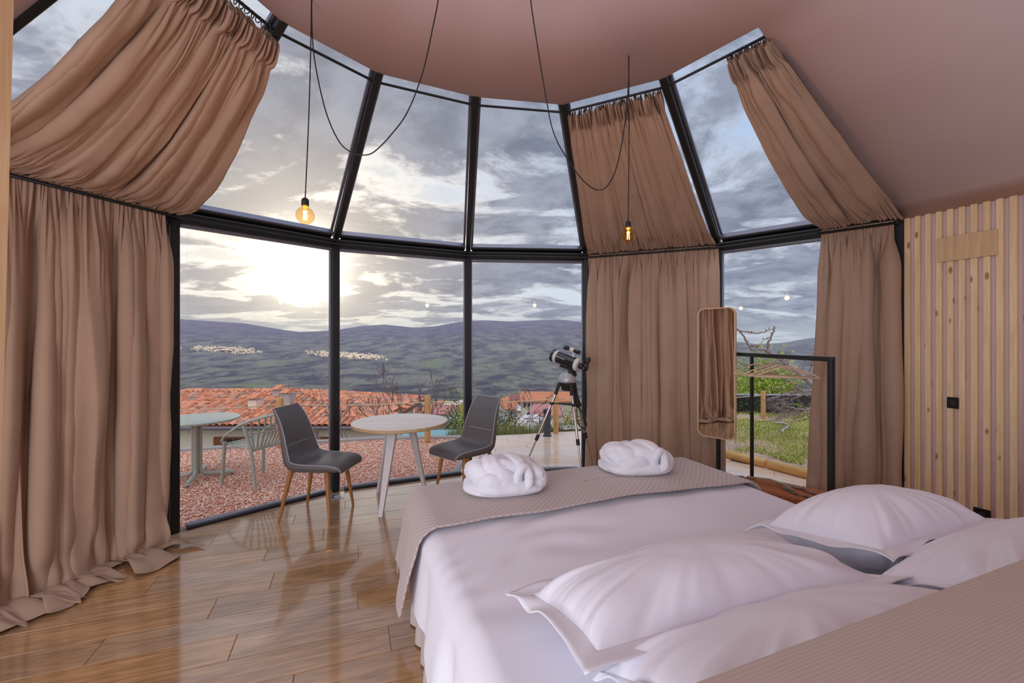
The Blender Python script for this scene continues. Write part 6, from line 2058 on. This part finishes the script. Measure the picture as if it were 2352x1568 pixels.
limb([(1700, 760), (1718, 763), (1735, 765), (1752, 763), (1770, 757), (1780, 751)], 5.95, .008, .005, tw, .55)
limb([(1760, 803), (1764, 790), (1770, 775), (1776, 762), (1780, 752)], [6.1, 6.08, 6.05, 6.0, 5.97], .018, .008, None, .4)
limb([(1772, 776), (1762, 776), (1754, 780)], 6.05, .007, .004, tw, .2)
limb([(1722, 795), (1732, 796), (1742, 796)], 6.08, .006, .004, tw, .5)
limb([(1768, 790), (1764, 800), (1768, 806)], 6.08, .008, .005, tw, .3)
limb([(1800, 832), (1780, 835), (1760, 845), (1745, 848), (1728, 846), (1700, 846), (1680, 842)], 6.1, .012, .005, tw, .3)
limb([(1790, 824), (1770, 836), (1745, 837), (1720, 838), (1695, 832), (1672, 822)], 6.0, .011, .005, tw, .3)
limb([(1788, 822), (1806, 828), (1810, 842), (1800, 850)], 6.1, .009, .004, tw, .3)
limb([(1852, 872), (1860, 850), (1866, 825), (1868, 812)], 6.2, .010, .005, tw, .4)
limb([(1835, 855), (1848, 840), (1862, 838), (1874, 842)], 6.2, .010, .005, tw, .3)
limb([(1826, 850), (1842, 835), (1856, 828)], 6.2, .007, .004, tw, .3)
limb([(1880, 893), (1860, 896), (1842, 898), (1820, 900), (1800, 906), (1780, 912), (1762, 918)], 6.2, .016, .006, None, .3)
limb([(1870, 905), (1850, 900), (1836, 905)], 6.25, .016, .010, None, .2)
limb([(1842, 898), (1822, 885), (1812, 876), (1805, 868)], 6.1, .010, .005, tw, .4)
limb([(1812, 876), (1795, 888), (1788, 900)], 6.1, .006, .003, tw, .4)
limb([(1900, 930), (1870, 938), (1842, 940), (1815, 935), (1800, 932)], 6.2, .014, .006, None, .2)
limb([(1890, 925), (1868, 950), (1850, 965)], 6.3, .010, .005, tw, .2)
limb([(1920, 960), (1880, 965), (1860, 950), (1835, 920), (1826, 900)], 6.3, .012, .005, tw, .2)
for i in range(26):
    u0, v0 = rnd.uniform(1800, 1890), rnd.uniform(880, 965); a = rnd.uniform(2.4, 4.0); L = rnd.uniform(30, 75)
    limb([(u0, v0), (u0 + math.cos(a) * L * .5 + rnd.gauss(0, 5), v0 - math.sin(a) * L * .4 + rnd.gauss(0, 5)), (u0 + math.cos(a) * L, v0 - math.sin(a) * L * .7)], 6.3 + rnd.uniform(-.2, .6), .007, .003, tw, .25)
mb.build('branches', M['bark_pale'], ch, True, angle=60); o = tw.build('twigs', M['bark'], ch, True); o['kind'] = 'stuff'
o = bu.build('buds', M['bud'], ch, True); o['kind'] = 'stuff'
def gp(u, Y): x = (u - 1176) * Y / F; return Vector((x, Y, terr(x, max(Y, 9.3))))
bush('shrub', 'bright green bush behind the wooden hangers', gp(1768, 12.0), 1.8, 1.5, 1.95, 7500, .085, M['leaf_bright'], 91)
bush('shrub', 'bright green bush beside the mirror', gp(1693, 13.6), 1.3, 1.2, 2.1, 5200, .085, M['leaf_bright'], 92)
bush('shrub', 'pale weedy shrub between the two bright green bushes', gp(1726, 10.6), .7, .5, .95, 1500, .07, M['weeds'], 93)
bush('shrub', 'pale weedy shrub right of the bright green bush', gp(1868, 12.0), 1.4, 1.0, 1.2, 2200, .07, M['weeds'], 94)
bush('hedge', 'dark tangled hedge below the black rail beside the mirror', (ground(1700, 968).x, 8.9, .0), 1.0, .8, .27, 3000, .055, M['leaf_dark'], 95, 'hedge')
bush('hedge', 'dark tangled hedge below the black rail behind the fruit tree', (ground(1812, 968).x, 9.0, .0), 1.75, .8, .25, 3200, .055, M['leaf_dark'], 96, 'hedge')
ra_ = at(1640, 912, 9.3); rb2 = at(1990, 912, 9.3)
rl = thing('garden_rail', 'black board rail with a pale metal top edge behind the garden fence post', 'rail', (at(1755, 912, 9.3).x, 9.3, 0))
def rll(p): return Vector(p) - Vector(rl.location)
zc = at(0, 916, 9.3).z
MB().box(rll(((ra_.x + rb2.x) / 2, 9.3, zc)), (rb2.x - ra_.x, .06, .17)).build('board', M['matt_black'], rl)
MB().box(rll(((ra_.x + rb2.x) / 2, 9.28, zc + .095)), (rb2.x - ra_.x, .10, .022)).build('top_edge', M['silver'], rl)
for u in (1650, 1730, 1852, 1960):
    p = at(u, 912, 9.33); MB().box(rll((p.x, 9.34, zc / 2)), (.06, .06, zc + .1)).build('post', M['dark_grey'], rl)
bare_tree('bare grey brushwood at the foot of the garden rail', (ground(1820, 965).x, 8.3, .05), .27, .014, 5, 97, (-.3, 0, .6), .9, .02, False, 'bark_pale', None, 4)
hp = [ground(u, v, .06) for u, v in ((1775, 973), (1790, 974), (1805, 976), (1812, 980), (1806, 986), (1798, 990), (1797, 995))]
hp = [Vector((p.x, p.y, .085)) for p in hp]
hz = MB().tube(hp, .016, 8).build('garden_hose', M['silver'], None, True, origin=tuple(hp[3])); tag(hz, 'short grey garden hose lying on the soil behind the rail', 'hose')
